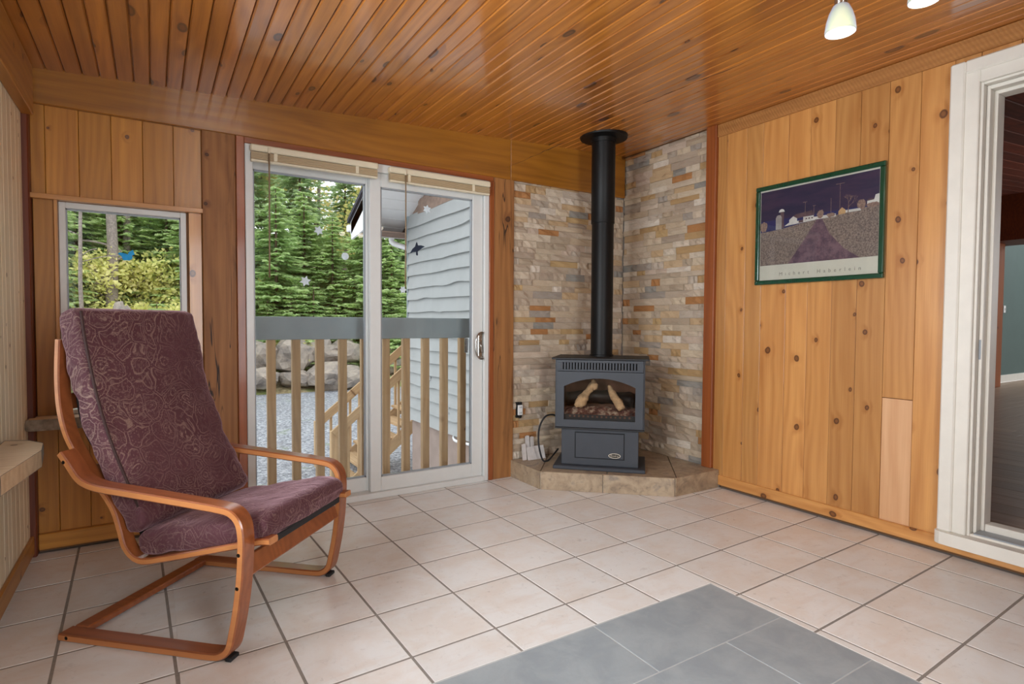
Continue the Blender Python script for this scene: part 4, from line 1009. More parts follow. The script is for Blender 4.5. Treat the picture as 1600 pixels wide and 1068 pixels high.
rect(0.395, 0.43, 0.795, 0.80, 6, 7.6); rect(0.478, 0.505, 0.742, 0.746, 6, 7.6); rect(0.665, 0.735, 0.915, 0.92, 6, 7.6)
pme = bpy.data.meshes.new('print'); PB.normal_update()
for f in PB.faces:
    if f.normal.x > 0: f.normal_flip()
PB.to_mesh(pme); PB.free()
for mm in mats: pme.materials.append(mm)
pr_ = link_obj('print', pme, None, PIC)
Mt = Matrix(((0, 0, -1), (-1, 0, 0), (0, 1, 0))).to_4x4()
for wtxt, wu in (('Michert', 0.325), ('Haberlein', 0.70)):
    text_mesh('print_lettering', wtxt, 0.030, M_ink, pr_, Matrix.Translation((-0.0113, *UV(wu, 0.060))) @ Mt, 0.0001, 2.0)
box('backing', -0.0099, -0.003, -PW/2+0.01, PW/2-0.01, 0.01, PH-0.01, M_cream, PIC)
box('glass', -0.0145, -0.0135, -PW/2+fwid-0.004, PW/2-fwid+0.004, fwid-0.004, PH-fwid+0.004, M_glass, PIC)

# ================================================================== doorway in the right wall
d2 = struct(boxes('door_2', [  # stepped jamb and head, sill
    (-0.004, 0.15, OY1, OY1+0.022, 0.10, OZ1+0.022), (-0.004, 0.15, OY0-0.022, OY0, 0.10, OZ1+0.022), (-0.004, 0.15, OY0, OY1, OZ1, OZ1+0.022),
    (0.030, 0.15, OY1-0.014, OY1, 0.128, OZ1), (0.030, 0.15, OY0, OY1-0.014, OZ1-0.018, OZ1),
    (0.075, 0.15, OY1-0.028, OY1-0.014, 0.134, OZ1-0.018), (0.075, 0.15, OY0, OY1-0.028, OZ1-0.034, OZ1-0.018),
    (0.0, 0.15, OY0, OY1, 0.10, 0.128), (0.085, 0.15, OY0, OY1-0.028, 0.128, 0.165)], M_wpaint, None, 0.002), 'white painted doorway frame into the next room at the right', 'door')
boxes('casing', [(-0.022, 0.0, OY1+0.010, OY1+0.118, 0.118, OZ1+0.118), (-0.022, 0.0, OY0-0.118, OY0-0.010, 0.118, OZ1+0.118), (-0.022, 0.0, OY0-0.010, OY1+0.010, OZ1+0.010, OZ1+0.118)], M_wpaint, d2, 0.004)
boxes('casing_backband', [(-0.034, 0.0, OY1+0.062, OY1+0.120, 0.118, OZ1+0.120), (-0.034, 0.0, OY0-0.12, OY0-0.062, 0.118, OZ1+0.120), (-0.034, 0.0, OY0-0.062, OY1+0.062, OZ1+0.062, OZ1+0.120)], M_wpaint, d2, 0.006)
stl = prism('door_sill', [(-0.044, OY1+0.118), (-0.055, OY1+0.100), (-0.058, OY1+0.05), (-0.058, OY0-0.13), (0.03, OY0-0.13), (0.03, OY1+0.126), (-0.034, OY1+0.126)], 0.058, M_wpaint, d2, 'xy', 0.060)
box('track', 0.0, 0.08, OY0, OY1-0.015, 0.128, 0.134, M_alu, d2)
box('latch_keeper', 0.028, 0.030, OY1-0.010, OY1-0.002, 0.93, 1.02, M_alu, d2)

# next room
F2 = 0.12
fl2 = struct(box('floor', 0.131, 13.0, YF, 0.36, F2-0.06, F2-0.002, M_lam), 'brown laminate plank floor of the next room', 'floor')
r = random.Random(5); pln = {}
for i in range(18):
    x = 0.135+i*0.19; y = -4.7+r.uniform(0, 0.5)-0.6
    while y < 0.34:
        y2 = min(0.34, y+1.25); ya = max(y, -4.7)
        if y2-ya > 0.03: plank('plank', x+0.001, x+0.189, ya+0.001, y2-0.001, F2-0.012, F2, M_lam, fl2, 'y', 0.0015)
        y = y2
c2 = struct(pyd('ceiling', [(0.131, YF, 2.50), (8.4, YF, 3.1), (8.4, 0.34, 3.1), (0.131, 0.34, 2.50), (0.131, YF, 2.6), (8.4, YF, 3.2), (8.4, 0.34, 3.2), (0.131, 0.34, 2.6)], [(0, 1, 2, 3), (7, 6, 5, 4), (0, 4, 5, 1), (1, 5, 6, 2), (2, 6, 7, 3), (3, 7, 4, 0)], M_house2), 'dark stained board ceiling of the next room', 'ceiling')
for i in range(40):
    y = YF+0.16*i
    if y > 0.16: break
    o = plank('board', -4.13, 4.13, -0.077, 0.077, -0.009, 0.009, M_house2, c2, 'x', 0.006)
    o.matrix_local = Matrix.Translation((4.265, y+0.08, 2.80-0.011)) @ Matrix.Rotation(-math.atan2(0.6, 8.27), 4, 'Y')
wr2 = struct(boxes('wall_hall', [(8.3, 13.0, 0.38, 0.5, F2, 3.3), (12.9, 13.0, YF, 0.5, F2, 3.3)], M_teal), 'grey-green wall of the next room', 'wall')
struct(box('baseboard_hall', 8.3, 12.9, 0.36, 0.38, F2, F2+0.12, M_wpaint), 'white baseboard on the grey-green wall', 'baseboard')
struct(boxes('wall_hall', [(3.05, 8.3, 0.37, 0.46, F2-0.1, 3.3), (0.131, 3.05, 0.29, 0.345, F2-0.1, 3.0), (0.131, 8.4, YF-0.1, YF, F2-0.1, 3.3), (7.6, 8.38, -0.3, 0.37, 2.35, 3.2)], M_dark), 'dark wood wall of the next room', 'wall')
struct(plank('trim_14', 7.85, 8.10, 0.10, 0.36, F2, 2.36, M_red, None, 'back_v', 0.006), 'red-brown post seen through the doorway', 'post')
struct(box('trim_15', 7.87, 8.0, 0.362, 0.46, F2, 2.3, M_wpaint), 'white door trim beside the red-brown post', 'trim')
sw = thing('light_switch', 'small white switch plate on the grey-green wall', 'switch', (9.05, 0.374, 1.36))
box('plate', -0.04, 0.04, -0.004, 0.004, -0.06, 0.06, M_outlet, sw, 0.002); box('toggle', -0.008, 0.008, -0.014, -0.004, -0.018, 0.018, M_outlet, sw, 0.002)

# ================================================================== ceiling spotlight fixture
def iri():
    k = NT('iridescent_glass'); lw = k.node('LayerWeight'); k.setv(lw, 'Blend', 0.4)
    c = k.ramp(lw.outputs['Facing'], [(0.0, rgb(236, 236, 200)), (0.3, rgb(214, 226, 214)), (0.6, rgb(206, 216, 240)), (1.0, rgb(226, 214, 240))])
    p = k.principled(Base_Color=c, Roughness=0.25); p.inputs['Transmission Weight'].default_value = 0.35; p.inputs['IOR'].default_value = 1.2
    p.inputs['Subsurface Weight'].default_value = 0.0
    return k.m
M_iri = iri()
k = NT('lit_bulb'); e = k.node('Emission'); k.setv(e, 0, (1.0, 0.82, 0.55, 1)); k.setv(e, 1, 1.6); k.link(e.outputs[0], k.out.inputs[0]); M_bulb = k.m
LAMP_W = 0.6
def lamp_light(p, power):
    l = bpy.data.lights.new('lamp_light', 'POINT'); l.energy = power; l.color = (1.0, 0.88, 0.72); l.shadow_soft_size = 0.03
    o = bpy.data.objects.new('lamp_light', l); COL.objects.link(o); o.location = p
LAMP = thing('spotlight_bar', 'nickel ceiling spotlight bar with iridescent glass shades', 'lamp', (-1.22, -2.47, zc(-1.22)-0.02))
base = Vector((-1.22, -2.47, zc(-1.22)-0.02))
lathe('canopy', [(0.05, -0.012), (0.06, -0.006), (0.06, 0.012)], M_chrome, LAMP, 32)
heads = [Vector((-1.322, -2.383, 2.006)), Vector((-1.095, -2.520, 2.108)), Vector((-1.42, -2.72, 2.06))]
tube('bar', [heads[0]-base+Vector((-0.02, 0.01, 0.27)), Vector((0, 0, -0.03)), heads[1]-base+Vector((0.06, -0.03, 0.17))], 0.008, M_chrome, LAMP, 10, 6)
for h in heads:
    l = h-base
    topz = zc(h.x)-0.06-base.z
    tube('stem', [(l.x, l.y, topz+0.03), (l.x, l.y, topz-0.02), (l.x, l.y, l.z+0.115)], 0.006, M_chrome, LAMP, 10, 3)
    sh = lathe('shade', [(0.044, 0.0), (0.0445, 0.008), (0.041, 0.035), (0.034, 0.06), (0.024, 0.082), (0.017, 0.088)], M_iri, LAMP, 32, tuple(l), False)
    md = sh.modifiers.new('solid', 'SOLIDIFY'); md.thickness = 0.003
    lamp_light(h+Vector((0, 0, -0.012)), LAMP_W)
    lathe('socket', [(0.018, 0.078), (0.019, 0.085), (0.019, 0.12), (0.012, 0.128)], M_chrome, LAMP, 20, tuple(l))
    lathe('bulb', [(0.004, 0.018), (0.014, 0.024), (0.018, 0.036), (0.014, 0.052), (0.010, 0.075)], M_bulb, LAMP, 16, tuple(l))

# ================================================================== outside
# deck strip and railing
GZ = -1.30
dk = thing('deck_railing', 'grey-topped wooden balcony railing outside the patio door', 'railing', (-1.9, 0.3, -0.06))
def dkb(nm, x0, x1, y0, y1, z0, z1, m, orient, bev=0.003, par=dk):
    return plank(nm, x0+1.9, x1+1.9, y0-0.3, y1-0.3, z0+0.06, z1+0.06, m, par, orient, bev)
dkb('top_board', -3.4, -0.05, 0.285, 0.325, 0.975, 1.116, M_grey_rail, 'back_h')
dkb('bottom_rail', -3.4, -0.05, 0.30, 0.338, 0.0, 0.04, M_deck, 'back_h')
for i in range(22):
    x = -2.57+0.1442*(i-5)
    if -3.38 < x < -0.1: dkb('baluster', x-0.024, x+0.024, 0.30, 0.348, 0.0, 1.02, M_deck, 'back_v')
dck = thing('deck', 'narrow timber deck strip outside the patio door', 'deck', (-1.9, 0.24, -0.08))
for k_ in range(2): plank('deck_board', -1.5, 1.85, -0.108+k_*0.125, 0.012+k_*0.125, 0.0, 0.032, M_deck, dck, 'x', 0.003)
plank('joist', -1.5, 1.85, 0.10, 0.138, -0.2, 0.0, M_deck, dck, 'x', 0.003)

# ground
def gravel():
    k = NT('grey_gravel'); tc = k.node('TexCoord').outputs['Object']
    vo = k.voronoi(tc, 26.0); sp_ = k.node('SeparateColor'); k.setv(sp_, 0, vo['Color'])
    c = k.ramp(sp_.outputs[0], [(0.0, rgb(92, 95, 102)), (0.4, rgb(132, 137, 144)), (0.75, rgb(164, 168, 175)), (1.0, rgb(188, 190, 194))])
    n = k.noise(tc, 0.8, 4.0)[0]; n2 = k.noise(tc, 1.7, 4.0)[0]
    c = k.mix(k.math('MULTIPLY', k.maprange(n2, 0.6, 0.72), 0.6), c, rgb(118, 136, 92))
    c = k.mix(k.math('MULTIPLY', n, 0.25), c, rgb(140, 130, 122))
    k.principled(Base_Color=c, Roughness=0.9, Normal=k.bump(vo['Distance'], 0.7, 0.03)); return k.m
def litter():
    k = NT('grassy_leaf_litter'); tc = k.node('TexCoord').outputs['Object']
    n = k.noise(tc, 1.1, 5.0, 0.65)[0]; n2 = k.noise(tc, 9.0, 5.0, 0.7)[0]
    c = k.ramp(n2, [(0.3, rgb(94, 84, 62)), (0.48, rgb(150, 134, 98)), (0.62, rgb(184, 166, 132)), (0.75, rgb(120, 134, 74))])
    c = k.mix(k.math('MULTIPLY', k.maprange(n, 0.48, 0.62), 0.75), c, rgb(112, 132, 66))
    k.principled(Base_Color=c, Roughness=0.95, Normal=k.bump(n2, 0.8, 0.06)); return k.m
M_gravel, M_litter = gravel(), litter()
struct(box('ground', -26, 26, 0.14, 18.2, GZ-0.3, GZ, M_gravel), 'grey gravel yard outside', 'ground')
def hill_z(x, y):
    t = max(0.0, y-16.2); return GZ-0.12+min(t*0.28, 1.0)+max(0, t-3.0)*0.26+0.22*mnoise.noise(Vector((x*0.5, y*0.5, 3)))*min(1, t*0.6)
V = []; F = []; nx, ny = 70, 40
for j in range(ny+1):
    for i in range(nx+1):
        x = -22+46*i/nx; y = 15.2+32*j/ny; V.append((x, y, hill_z(x, y)))
for j in range(ny):
    for i in range(nx): a = j*(nx+1)+i; F.append((a, a+1, a+nx+2, a+nx+1))
struct(pyd('hillside', V, F, M_litter, None, True), 'grassy bank rising behind the boulders', 'hillside')

# boulders
def rock_mat():
    k = NT('granite_boulder'); v = k.coords(); n = k.noise(v, 1.4, 6.0, 0.65, 0.4)[0]; n2 = k.noise(v, 9.0, 6.0, 0.7)[0]
    c = k.ramp(n, [(0.3, rgb(108, 104, 102)), (0.48, rgb(152, 142, 132)), (0.6, rgb(170, 158, 144)), (0.75, rgb(128, 116, 106))])
    c = k.mix(k.math('MULTIPLY', k.maprange(n2, 0.52, 0.7), 0.5), c, rgb(112, 102, 96))
    k.principled(Base_Color=c, Roughness=0.9, Normal=k.bump(n2, 0.6, 0.05)); return k.m
M_rock = rock_mat()
def rock_mesh(seed):
    bm = bmesh.new(); bmesh.ops.create_icosphere(bm, subdivisions=3, radius=1.0)
    for v in bm.verts:
        p = v.co.copy(); d = mnoise.noise(p*0.9+Vector((seed*7.1, 0, 0)))*0.45+mnoise.noise(p*2.3+Vector((0, seed*3.3, 0)))*0.16
        f = 1+d; v.co = p*f
        cell = mnoise.cell_vector(p*1.3+Vector((seed, seed, 0)))
        v.co = v.co.lerp(Vector((round(v.co.x*2.2)/2.2, round(v.co.y*2.2)/2.2, round(v.co.z*2.2)/2.2)), 0.35)
    me = bpy.data.meshes.new('boulder'); bm.to_mesh(me); bm.free(); me.materials.append(M_rock)
    return me
RM = [rock_mesh(s) for s in range(5)]
BL_ = [((2.27, 17.00, -0.79), (1.15, 0.8, 0.50), 'broad pale boulder low beside the stair rail'), ((2.75, 17.90, -0.00), (0.85, 0.7, 0.48), 'rounded cream boulder resting on the broad pale one'),
       ((0.82, 17.60, -0.04), (0.75, 0.7, 0.62), 'upright grey boulder between two railing balusters'), ((1.69, 18.00, 0.02), (0.66, 0.6, 0.62), 'grey pointed boulder left of the rounded cream one'),
       ((-0.05, 17.60, -0.10), (0.62, 0.6, 0.55), 'grey boulder at the left end of the row'), ((-0.20, 16.90, -0.78), (0.7, 0.5, 0.36), 'low grey boulder at the foot of the row'),
       ((0.99, 17.10, -0.85), (0.5, 0.5, 0.30), 'small tan boulder wedged below the upright grey one'), ((4.46, 18.20, -0.35), (0.9, 0.7, 0.6), 'boulder at the right end behind the stair rail'),
       ((-3.96, 17.60, 1.25), (0.26, 0.24, 0.55), 'pale stump-like rock behind the armchair seen through the small window'), ((3.40, 16.90, -1.18), (0.6, 0.5, 0.35), 'low boulder behind the lower stair rail')]
for i, (p, sz, lab) in enumerate(BL_):
    p = Vector(p); o = link_obj('boulder', RM[i % 5], None); o.location = (p.x, p.y, p.z); o.scale = sz; o.rotation_euler = (RND.uniform(-0.15, 0.15), RND.uniform(-0.15, 0.15), RND.uniform(0, 6))
    if i == 8: o.rotation_euler = (0, 0, 0.3); o.location.z -= 0.1
    tag(o, lab, 'boulder', 'boulders along the bank')

# neighbouring wing of the house: live-edge siding, foundation, soffit and roof edge
HW = thing('house_wing', 'grey-sided house wing with white soffit outside the patio door', 'building', (0.25, 2.4, GZ))
def hb(nm, x0, x1, y0, y1, z0, z1, m, par=HW, bev=0.0): return box(nm, x0-0.25, x1-0.25, y0-2.4, y1-2.4, z0-GZ, z1-GZ, m, par, bev)
YC = 4.48
hb('wall_core', 0.02, 3.0, 0.35, YC, -0.3, 3.0, M_brown)
hb('foundation', 0.03, 3.0, 0.35, YC-0.03, GZ, -0.30, M_found)
z = -0.32; row = 0; r = random.Random(21)
while z < 4.0:
    hgt = 0.172; Vv = []; Fv = []; N = 40
    y_end = YC
    # rows above the eave get shorter, following the soffit
    zt_ = z+hgt
    lim = YC if zt_ < 2.62 else YC-(zt_-2.62)/0.47
    if lim < 0.6: break
    bumps = [(r.uniform(0.4, lim), r.uniform(0.10, 0.25), r.uniform(-0.03, 0.035)) for _ in range(4)]
    for i in range(N+1):
        y = 0.35+(lim-0.35)*i/N; e = sum(a*math.exp(-((y-c)/s)**2) for c, s, a in bumps)+0.006*math.sin(y*5+row)
        zb = z+e*0.8
        Vv += [((-0.046 if z < 2.55 else -0.014)-0.25, y-2.4, zb-GZ), (0.0-0.25, y-2.4, zb-GZ), (-0.004-0.25, y-2.4, zt_+0.03-GZ), (0.02-0.25, y-2.4, zt_+0.03-GZ)]
    for i in range(N):
        a = 4*i; b = a+4
        Fv += [(a, b, b+2, a+2), (a+1, a, a+2, a+3), (a+1, b+1, b, a), (a+3, a+2, b+2, b+3), (b+1, a+1, a+3, b+3)]
    Fv += [(0, 2, 3, 1), (4*N, 4*N+1, 4*N+3, 4*N+2)]
    o = pyd('siding_board', Vv, Fv, M_brown if z > 2.55 else M_siding, HW); z += hgt; row += 1
hb('corner_trim', -0.035, 0.03, YC, YC+0.03, -0.32, 2.62, M_grey_rail)
# sloped overhang slab (rake) and eave
def slab(nm, x0, x1, y0, zz0, y1, zz1, t, m):
    V = [(x0, y0, zz0), (x1, y0, zz0), (x1, y1, zz1), (x0, y1, zz1)]; V += [(a, b, c+t) for a, b, c in V]
    V = [(a-0.25, b-2.4, c-GZ) for a, b, c in V]
    o = pyd(nm, V, [(0, 3, 2, 1), (4, 5, 6, 7), (0, 1, 5, 4), (1, 2, 6, 5), (2, 3, 7, 6), (3, 0, 4, 7)], m, HW); return o
EY = 4.97
zs = lambda y: 2.62+0.47*(YC-y)
yk = EY; k_ = 0
while yk > 1.0:      # soffit panels
    y2 = yk-0.20; slab('soffit_panel', -0.68, 0.03, yk-0.006, zs(yk-0.006), y2+0.004, zs(y2+0.004), 0.012, M_soffit); yk = y2
slab('rake_board', -0.71, -0.68, EY, zs(EY)-0.03, 1.0, zs(1.0)-0.03, 0.19, M_soffit)
slab('roof_edge', -0.75, 2.5, EY+0.06, zs(EY+0.06)+0.165, 1.0, zs(1.0)+0.165, 0.06, M_shingle)
prism('eave_return', [(EY-2.4, 2.29-GZ), (4.25-2.4, 2.37-GZ), (4.25-2.4, zs(4.25)+0.15-GZ), (EY-2.4, zs(EY)+0.15-GZ)], 0.03, M_soffit, HW, 'yz', -0.71-0.25)
hb('eave_soffit', -0.68, 2.5, YC+0.03, EY, zs(EY)-0.02, zs(EY)-0.005, M_brown)
hb('eave_fascia', -0.71, 2.5, EY, EY+0.025, zs(EY)-0.03, zs(EY)+0.17, M_soffit)
hb('gutter', -0.74, 2.5, EY+0.025, EY+0.14, zs(EY)+0.02, zs(EY)+0.12, M_soffit, HW, 0.01)
tube('downspout', [(-0.25-0.05, EY+0.08-2.4, zs(EY)+0.02-GZ), (-0.25-0.05, EY+0.05-2.4, zs(EY)-0.10-GZ), (-0.25+0.2, YC+0.12-2.4, zs(EY)-0.32-GZ), (-0.25+0.2, YC+0.10-2.4, zs(EY)-0.9-GZ)], 0.04, M_soffit, HW, 8, 5)
tube('drain_pipe', [(-0.01-0.25, 2.3-2.4, -0.335-GZ), (-0.03-0.25, 2.62-2.4, -0.36-GZ), (-0.03-0.25, 2.95-2.4, -0.37-GZ), (0.02-0.25, 3.02-2.4, -0.28-GZ)], 0.018, M_soffit, HW, 8, 4)
hb('hose_bib', -0.06, -0.02, 3.68, 3.74, 0.30, 0.40, M_soffit, HW, 0.008)
hk = tube('cable_hook', [(-0.03-0.25, 3.1-2.4, 0.0-GZ), (-0.05-0.25, 3.16-2.4, 0.02-GZ), (-0.05-0.25, 3.2-2.4, -0.03-GZ), (-0.04-0.25, 3.1-2.4, -0.06-GZ)], 0.008, M_soffit, HW, 6, 4)

# outdoor staircase beyond the house corner
SC = thing('wooden_staircase', 'new lumber outdoor staircase with railings beyond the house corner', 'staircase', (-0.2, 5.7, GZ))
def nose(x): return -1.08+0.82*(x+0.5)
run, rise = 0.225, 0.1845
sx = -0.76
steps = []
for i in range(9):
    x = sx+run*i; zt_ = nose(x)+0.0
    plank('tread', x-0.02+0.2, x+run+0.02+0.2, -0.5, 0.5, zt_-0.04-GZ, zt_-GZ, M_deck, SC, 'y', 0.004)
def slope_board(nm, x0, x1, dz, h, y0, y1, m=M_deck):
    L = math.hypot(x1-x0, 0.82*(x1-x0)); xm = (x0+x1)/2
    o = box(nm, -L/2, L/2, y0, y1, -h/2, h/2, m, SC, 0.003); o.location = (xm+0.2, 0, nose(xm)+dz-GZ); o.rotation_euler = (0, -math.atan(0.82), 0); return o
for ys in (-0.52, 0.48):
    slope_board('stringer', -0.95, 1.15, -0.19, 0.17, ys, ys+0.04)
    slope_board('handrail', -0.92, 1.15, 0.84, 0.13, ys-0.045, ys-0.005)
    for i in range(13):
        x = -0.86+i*0.16
        plank('baluster', x-0.019+0.2, x+0.019+0.2, ys-0.005, ys+0.033, nose(x)-0.18-GZ, nose(x)+0.84-GZ, M_deck, SC, 'back_v', 0.003)
    plank('post', -0.96+0.2, -0.87+0.2, ys, ys+0.09, 0.0, nose(-0.9)+0.86-GZ, M_deck, SC, 'back_v', 0.004)

# ---- vegetation
import numpy as np
def leaf_mat(name, cols, transl=0.35):
    k = NT(name); tc = k.node('TexCoord').outputs['Object']
    n = k.noise(tc, 1.1, 3.0, 0.6)[0]; n2 = k.noise(tc, 9.0, 3.0, 0.6)[0]
    f = k.math('MULTIPLY_ADD', n2, 0.55, k.math('MULTIPLY', n, 0.45)); f = k.math('ADD', f, k.maprange(k.rand(), 0, 1, -0.07, 0.07, False))
    c = k.ramp(f, [(0.30, cols[0]), (0.46, cols[1]), (0.58, cols[2]), (0.72, cols[3])])
    d = k.node('BsdfDiffuse'); k.setv(d, 0, c); t = k.node('BsdfTranslucent'); k.setv(t, 0, c)
    mx = k.node('MixShader'); k.setv(mx, 0, transl); k.link(d.outputs[0], mx.inputs[1]); k.link(t.outputs[0], mx.inputs[2]); k.link(mx.outputs[0], k.out.inputs[0])
    return k.m
M_spruce = leaf_mat('spruce_needles', [rgb(164, 192, 136), rgb(190, 212, 152), rgb(208, 224, 164), rgb(228, 236, 188)], 0.5)
M_fir = leaf_mat('fir_needles', [rgb(158, 188, 148), rgb(182, 206, 160), rgb(202, 220, 170), rgb(222, 232, 188)], 0.5)
M_leafy = leaf_mat('spring_leaves', [rgb(200, 208, 134), rgb(228, 226, 144), rgb(238, 228, 164), rgb(232, 208, 172)], 0.45)
M_leafy2 = leaf_mat('green_leaves', [rgb(178, 202, 142), rgb(202, 220, 156), rgb(218, 226, 166), rgb(230, 224, 182)], 0.45)
M_trunk = plain('grey_bark', rgb(140, 128, 120), 0.95, noise_amt=0.35, nscale=18, bump=0.6)
M_trunk2 = plain('brown_bark', rgb(104, 84, 70), 0.95, noise_amt=0.3, nscale=18, bump=0.6)
def quad_mesh(name, C, A, B, m):
    """C centres, A half-length vectors, B half-width vectors (numpy N,3): pointed leaf quads"""
    N = len(C); V = np.empty((N, 4, 3)); V[:, 0] = C-A; V[:, 1] = C+B; V[:, 2] = C+A; V[:, 3] = C-B
    me = bpy.data.meshes.new(name); me.vertices.add(4*N); me.vertices.foreach_set('co', V.astype(np.float32).ravel())
    me.loops.add(4*N); me.loops.foreach_set('vertex_index', np.arange(4*N, dtype=np.int32)); me.polygons.add(N)
    me.polygons.foreach_set('loop_start', np.arange(0, 4*N, 4, dtype=np.int32)); me.polygons.foreach_set('loop_total', np.full(N, 4, dtype=np.int32))
    me.update(); me.validate(); me.materials.append(m); return me
def spruce(name, seed, h, rad, m, label):
    g_ = np.random.default_rng(seed); Cs, As, Bs = [], [], []
    z = 0.25; 
    while z < h*0.985:
        L = rad*(1-z/h)**0.75+0.12; nb = int(9+4*(1-z/h))
        for b in range(nb):
            az = g_.uniform(0, 2*math.pi); Lb = L*g_.uniform(0.7, 1.1); n_ = max(5, int(Lb/0.055)); s = np.linspace(0.12, 1, n_)
            droop = -0.30*Lb*s+0.16*Lb*s**2+g_.uniform(-0.1, 0.12)*Lb*s
            ca, sa = math.cos(az), math.sin(az); P = np.stack([ca*Lb*s, sa*Lb*s, z+droop], 1)
            dirv = np.array([ca, sa, -0.25]); lat = np.array([-sa, ca, 0.0])
            for sg in (-1, 1):
                ln = (0.05+0.22*Lb*(1-s)*0.6+0.09)*g_.uniform(0.7, 1.2, n_)
                d = dirv*0.65+sg*lat*g_.uniform(0.5, 1.0, n_)[:, None]+np.array([0, 0, 1])*g_.uniform(-0.35, 0.15, n_)[:, None]
                d /= np.linalg.norm(d, axis=1)[:, None]; c = P+d*ln[:, None]*0.5
                up_ = np.stack([g_.normal(0, 0.4, n_), g_.normal(0, 0.4, n_), np.ones(n_)], 1); wv_ = np.cross(d, up_); wv_ /= np.linalg.norm(wv_, axis=1)[:, None]
                Cs.append(c); As.append(d*ln[:, None]*0.62); Bs.append(wv_*g_.uniform(0.030, 0.055, n_)[:, None])
        z += 0.15+0.04*z/h
    root = thing(name, label, 'tree', group='trees on the bank')
    link_obj('foliage', quad_mesh('spruce_foliage', np.concatenate(Cs), np.concatenate(As), np.concatenate(Bs), m), None, root)
    tube('trunk', [(0, 0, -0.3), (0, 0, h*0.5), (0, 0, h*0.98)], 0.1, M_trunk2, root, 7, 4, radii=[0.09, 0.08, 0.07, 0.06, 0.05, 0.04, 0.03, 0.015])
    return root
def shrub(name, seed, h, rad, m, label, nleaf=8000, cat='shrub', trunk=M_trunk, z0=0.25, lsz=(0.045, 0.09)):
    rr = random.Random(seed); g_ = np.random.default_rng(seed); root = thing(name, label, cat, group='trees on the bank')
    tips = []; V = []; F = []
    def limb(p, d, L, r0, dep):
        q = p+d*L; mid = (p+q)/2+Vector((rr.uniform(-.06, .06), rr.uniform(-.06, .06), 0))*L
        sg = 5; base_i = len(V)
        for (pp_, ra) in ((p, r0), (mid, r0*0.8), (q, r0*0.6)):
            n1 = d.orthogonal().normalized(); b1 = d.cross(n1)
            for s in range(sg): a = 2*math.pi*s/sg; V.append(pp_+(n1*math.cos(a)+b1*math.sin(a))*ra)
        for i in range(2):
            for s in range(sg): F.append((base_i+i*sg+s, base_i+i*sg+(s+1) % sg, base_i+(i+1)*sg+(s+1) % sg, base_i+(i+1)*sg+s))
        tips.append((mid, L)); tips.append((q, L))
        if dep:
            for _ in range(rr.choice((2, 3, 3))):
                nd = (d+Vector((rr.uniform(-.8, .8), rr.uniform(-.8, .8), rr.uniform(-.25, .55)))).normalized(); limb(q, nd, L*rr.uniform(0.6, 0.85), r0*0.6, dep-1)
    for s in range(rr.choice((3, 4, 5)) if cat == 'shrub' else 1):
        d = Vector((rr.uniform(-.5, .5), rr.uniform(-.5, .5), 1)).normalized() if cat == 'shrub' else Vector((rr.uniform(-.05, .05), rr.uniform(-.05, .05), 1)).normalized()
        limb(Vector((rr.uniform(-.2, .2)*rad, rr.uniform(-.2, .2)*rad, -0.2)), d, h*(0.32 if cat == 'shrub' else 0.45), 0.03*h/2 if cat == 'shrub' else 0.035*h/2, 3)
    T = np.array([tuple(t[0]) for t in tips if t[0].z > z0*h]); 
    idx = g_.integers(0, len(T), nleaf); C = T[idx]+g_.normal(0, 1, (nleaf, 3))*np.array([0.22, 0.22, 0.17])*rad*0.75
    A = g_.normal(0, 1, (nleaf, 3)); A[:, 2] *= 0.6; A /= np.linalg.norm(A, axis=1)[:, None]; B = np.cross(A, g_.normal(0, 1, (nleaf, 3))); B /= np.linalg.norm(B, axis=1)[:, None]
    sz = g_.uniform(lsz[0], lsz[1], nleaf)[:, None]
    link_obj('foliage', quad_mesh('leaves', C, A*sz, B*sz*0.62, m), None, root)
    pyd('stems', V, F, trunk, root, True)
    return root
def put(root, x, yy, s=1.0, rz=0.0, label=None, sink=0.05):
    root.location = (x, yy, hill_z(x, yy)-sink); root.scale = (s, s, s); root.rotation_euler = (0, 0, rz)
    if label: root['label'] = label
sp1 = spruce('spruce_tree', 1, 6.8, 2.1, M_spruce, ''); sp2 = spruce('spruce_tree', 2, 9.5, 2.5, M_fir, ''); sp3 = spruce('spruce_tree', 3, 3.6, 1.35, M_spruce, '')
sh1 = shrub('leafy_shrub', 4, 2.6, 1.3, M_leafy, ''); sh2 = shrub('leafy_shrub', 5, 3.2, 1.5, M_leafy, ''); sh3 = shrub('leafy_shrub', 8, 1.5, 0.9, M_leafy2, '', 6000)
dt1 = shrub('deciduous_tree', 6, 8.5, 3.4, M_leafy, '', 15000, 'tree', z0=0.3, lsz=(0.07, 0.14)); dt2 = shrub('deciduous_tree', 9, 10.0, 3.6, M_leafy2, '', 15000, 'tree', z0=0.3, lsz=(0.07, 0.14))
def bare(seed, h, r0, label):
    rr = random.Random(seed); t = thing('tree_trunk', label, 'tree', group='trees on the bank')
    pts = [(0, 0, -0.4)]+[(rr.uniform(-.06, .06), rr.uniform(-.06, .06), h*i/5) for i in range(1, 6)]
    tube('trunk', pts, r0, M_trunk, t, 9, 4, radii=[r0*(1-0.5*i/20) for i in range(20)])
    for i in range(7):
        z_ = h*rr.uniform(0.12, 0.8); a = rr.uniform(0, 6.28); L_ = rr.uniform(0.4, 1.2)
        tube('branch', [(0, 0, z_), (math.cos(a)*L_*0.5, math.sin(a)*L_*0.5, z_+0.15), (math.cos(a)*L_, math.sin(a)*L_, z_+0.2)], r0*0.2, M_trunk, t, 5, 3)
    return t
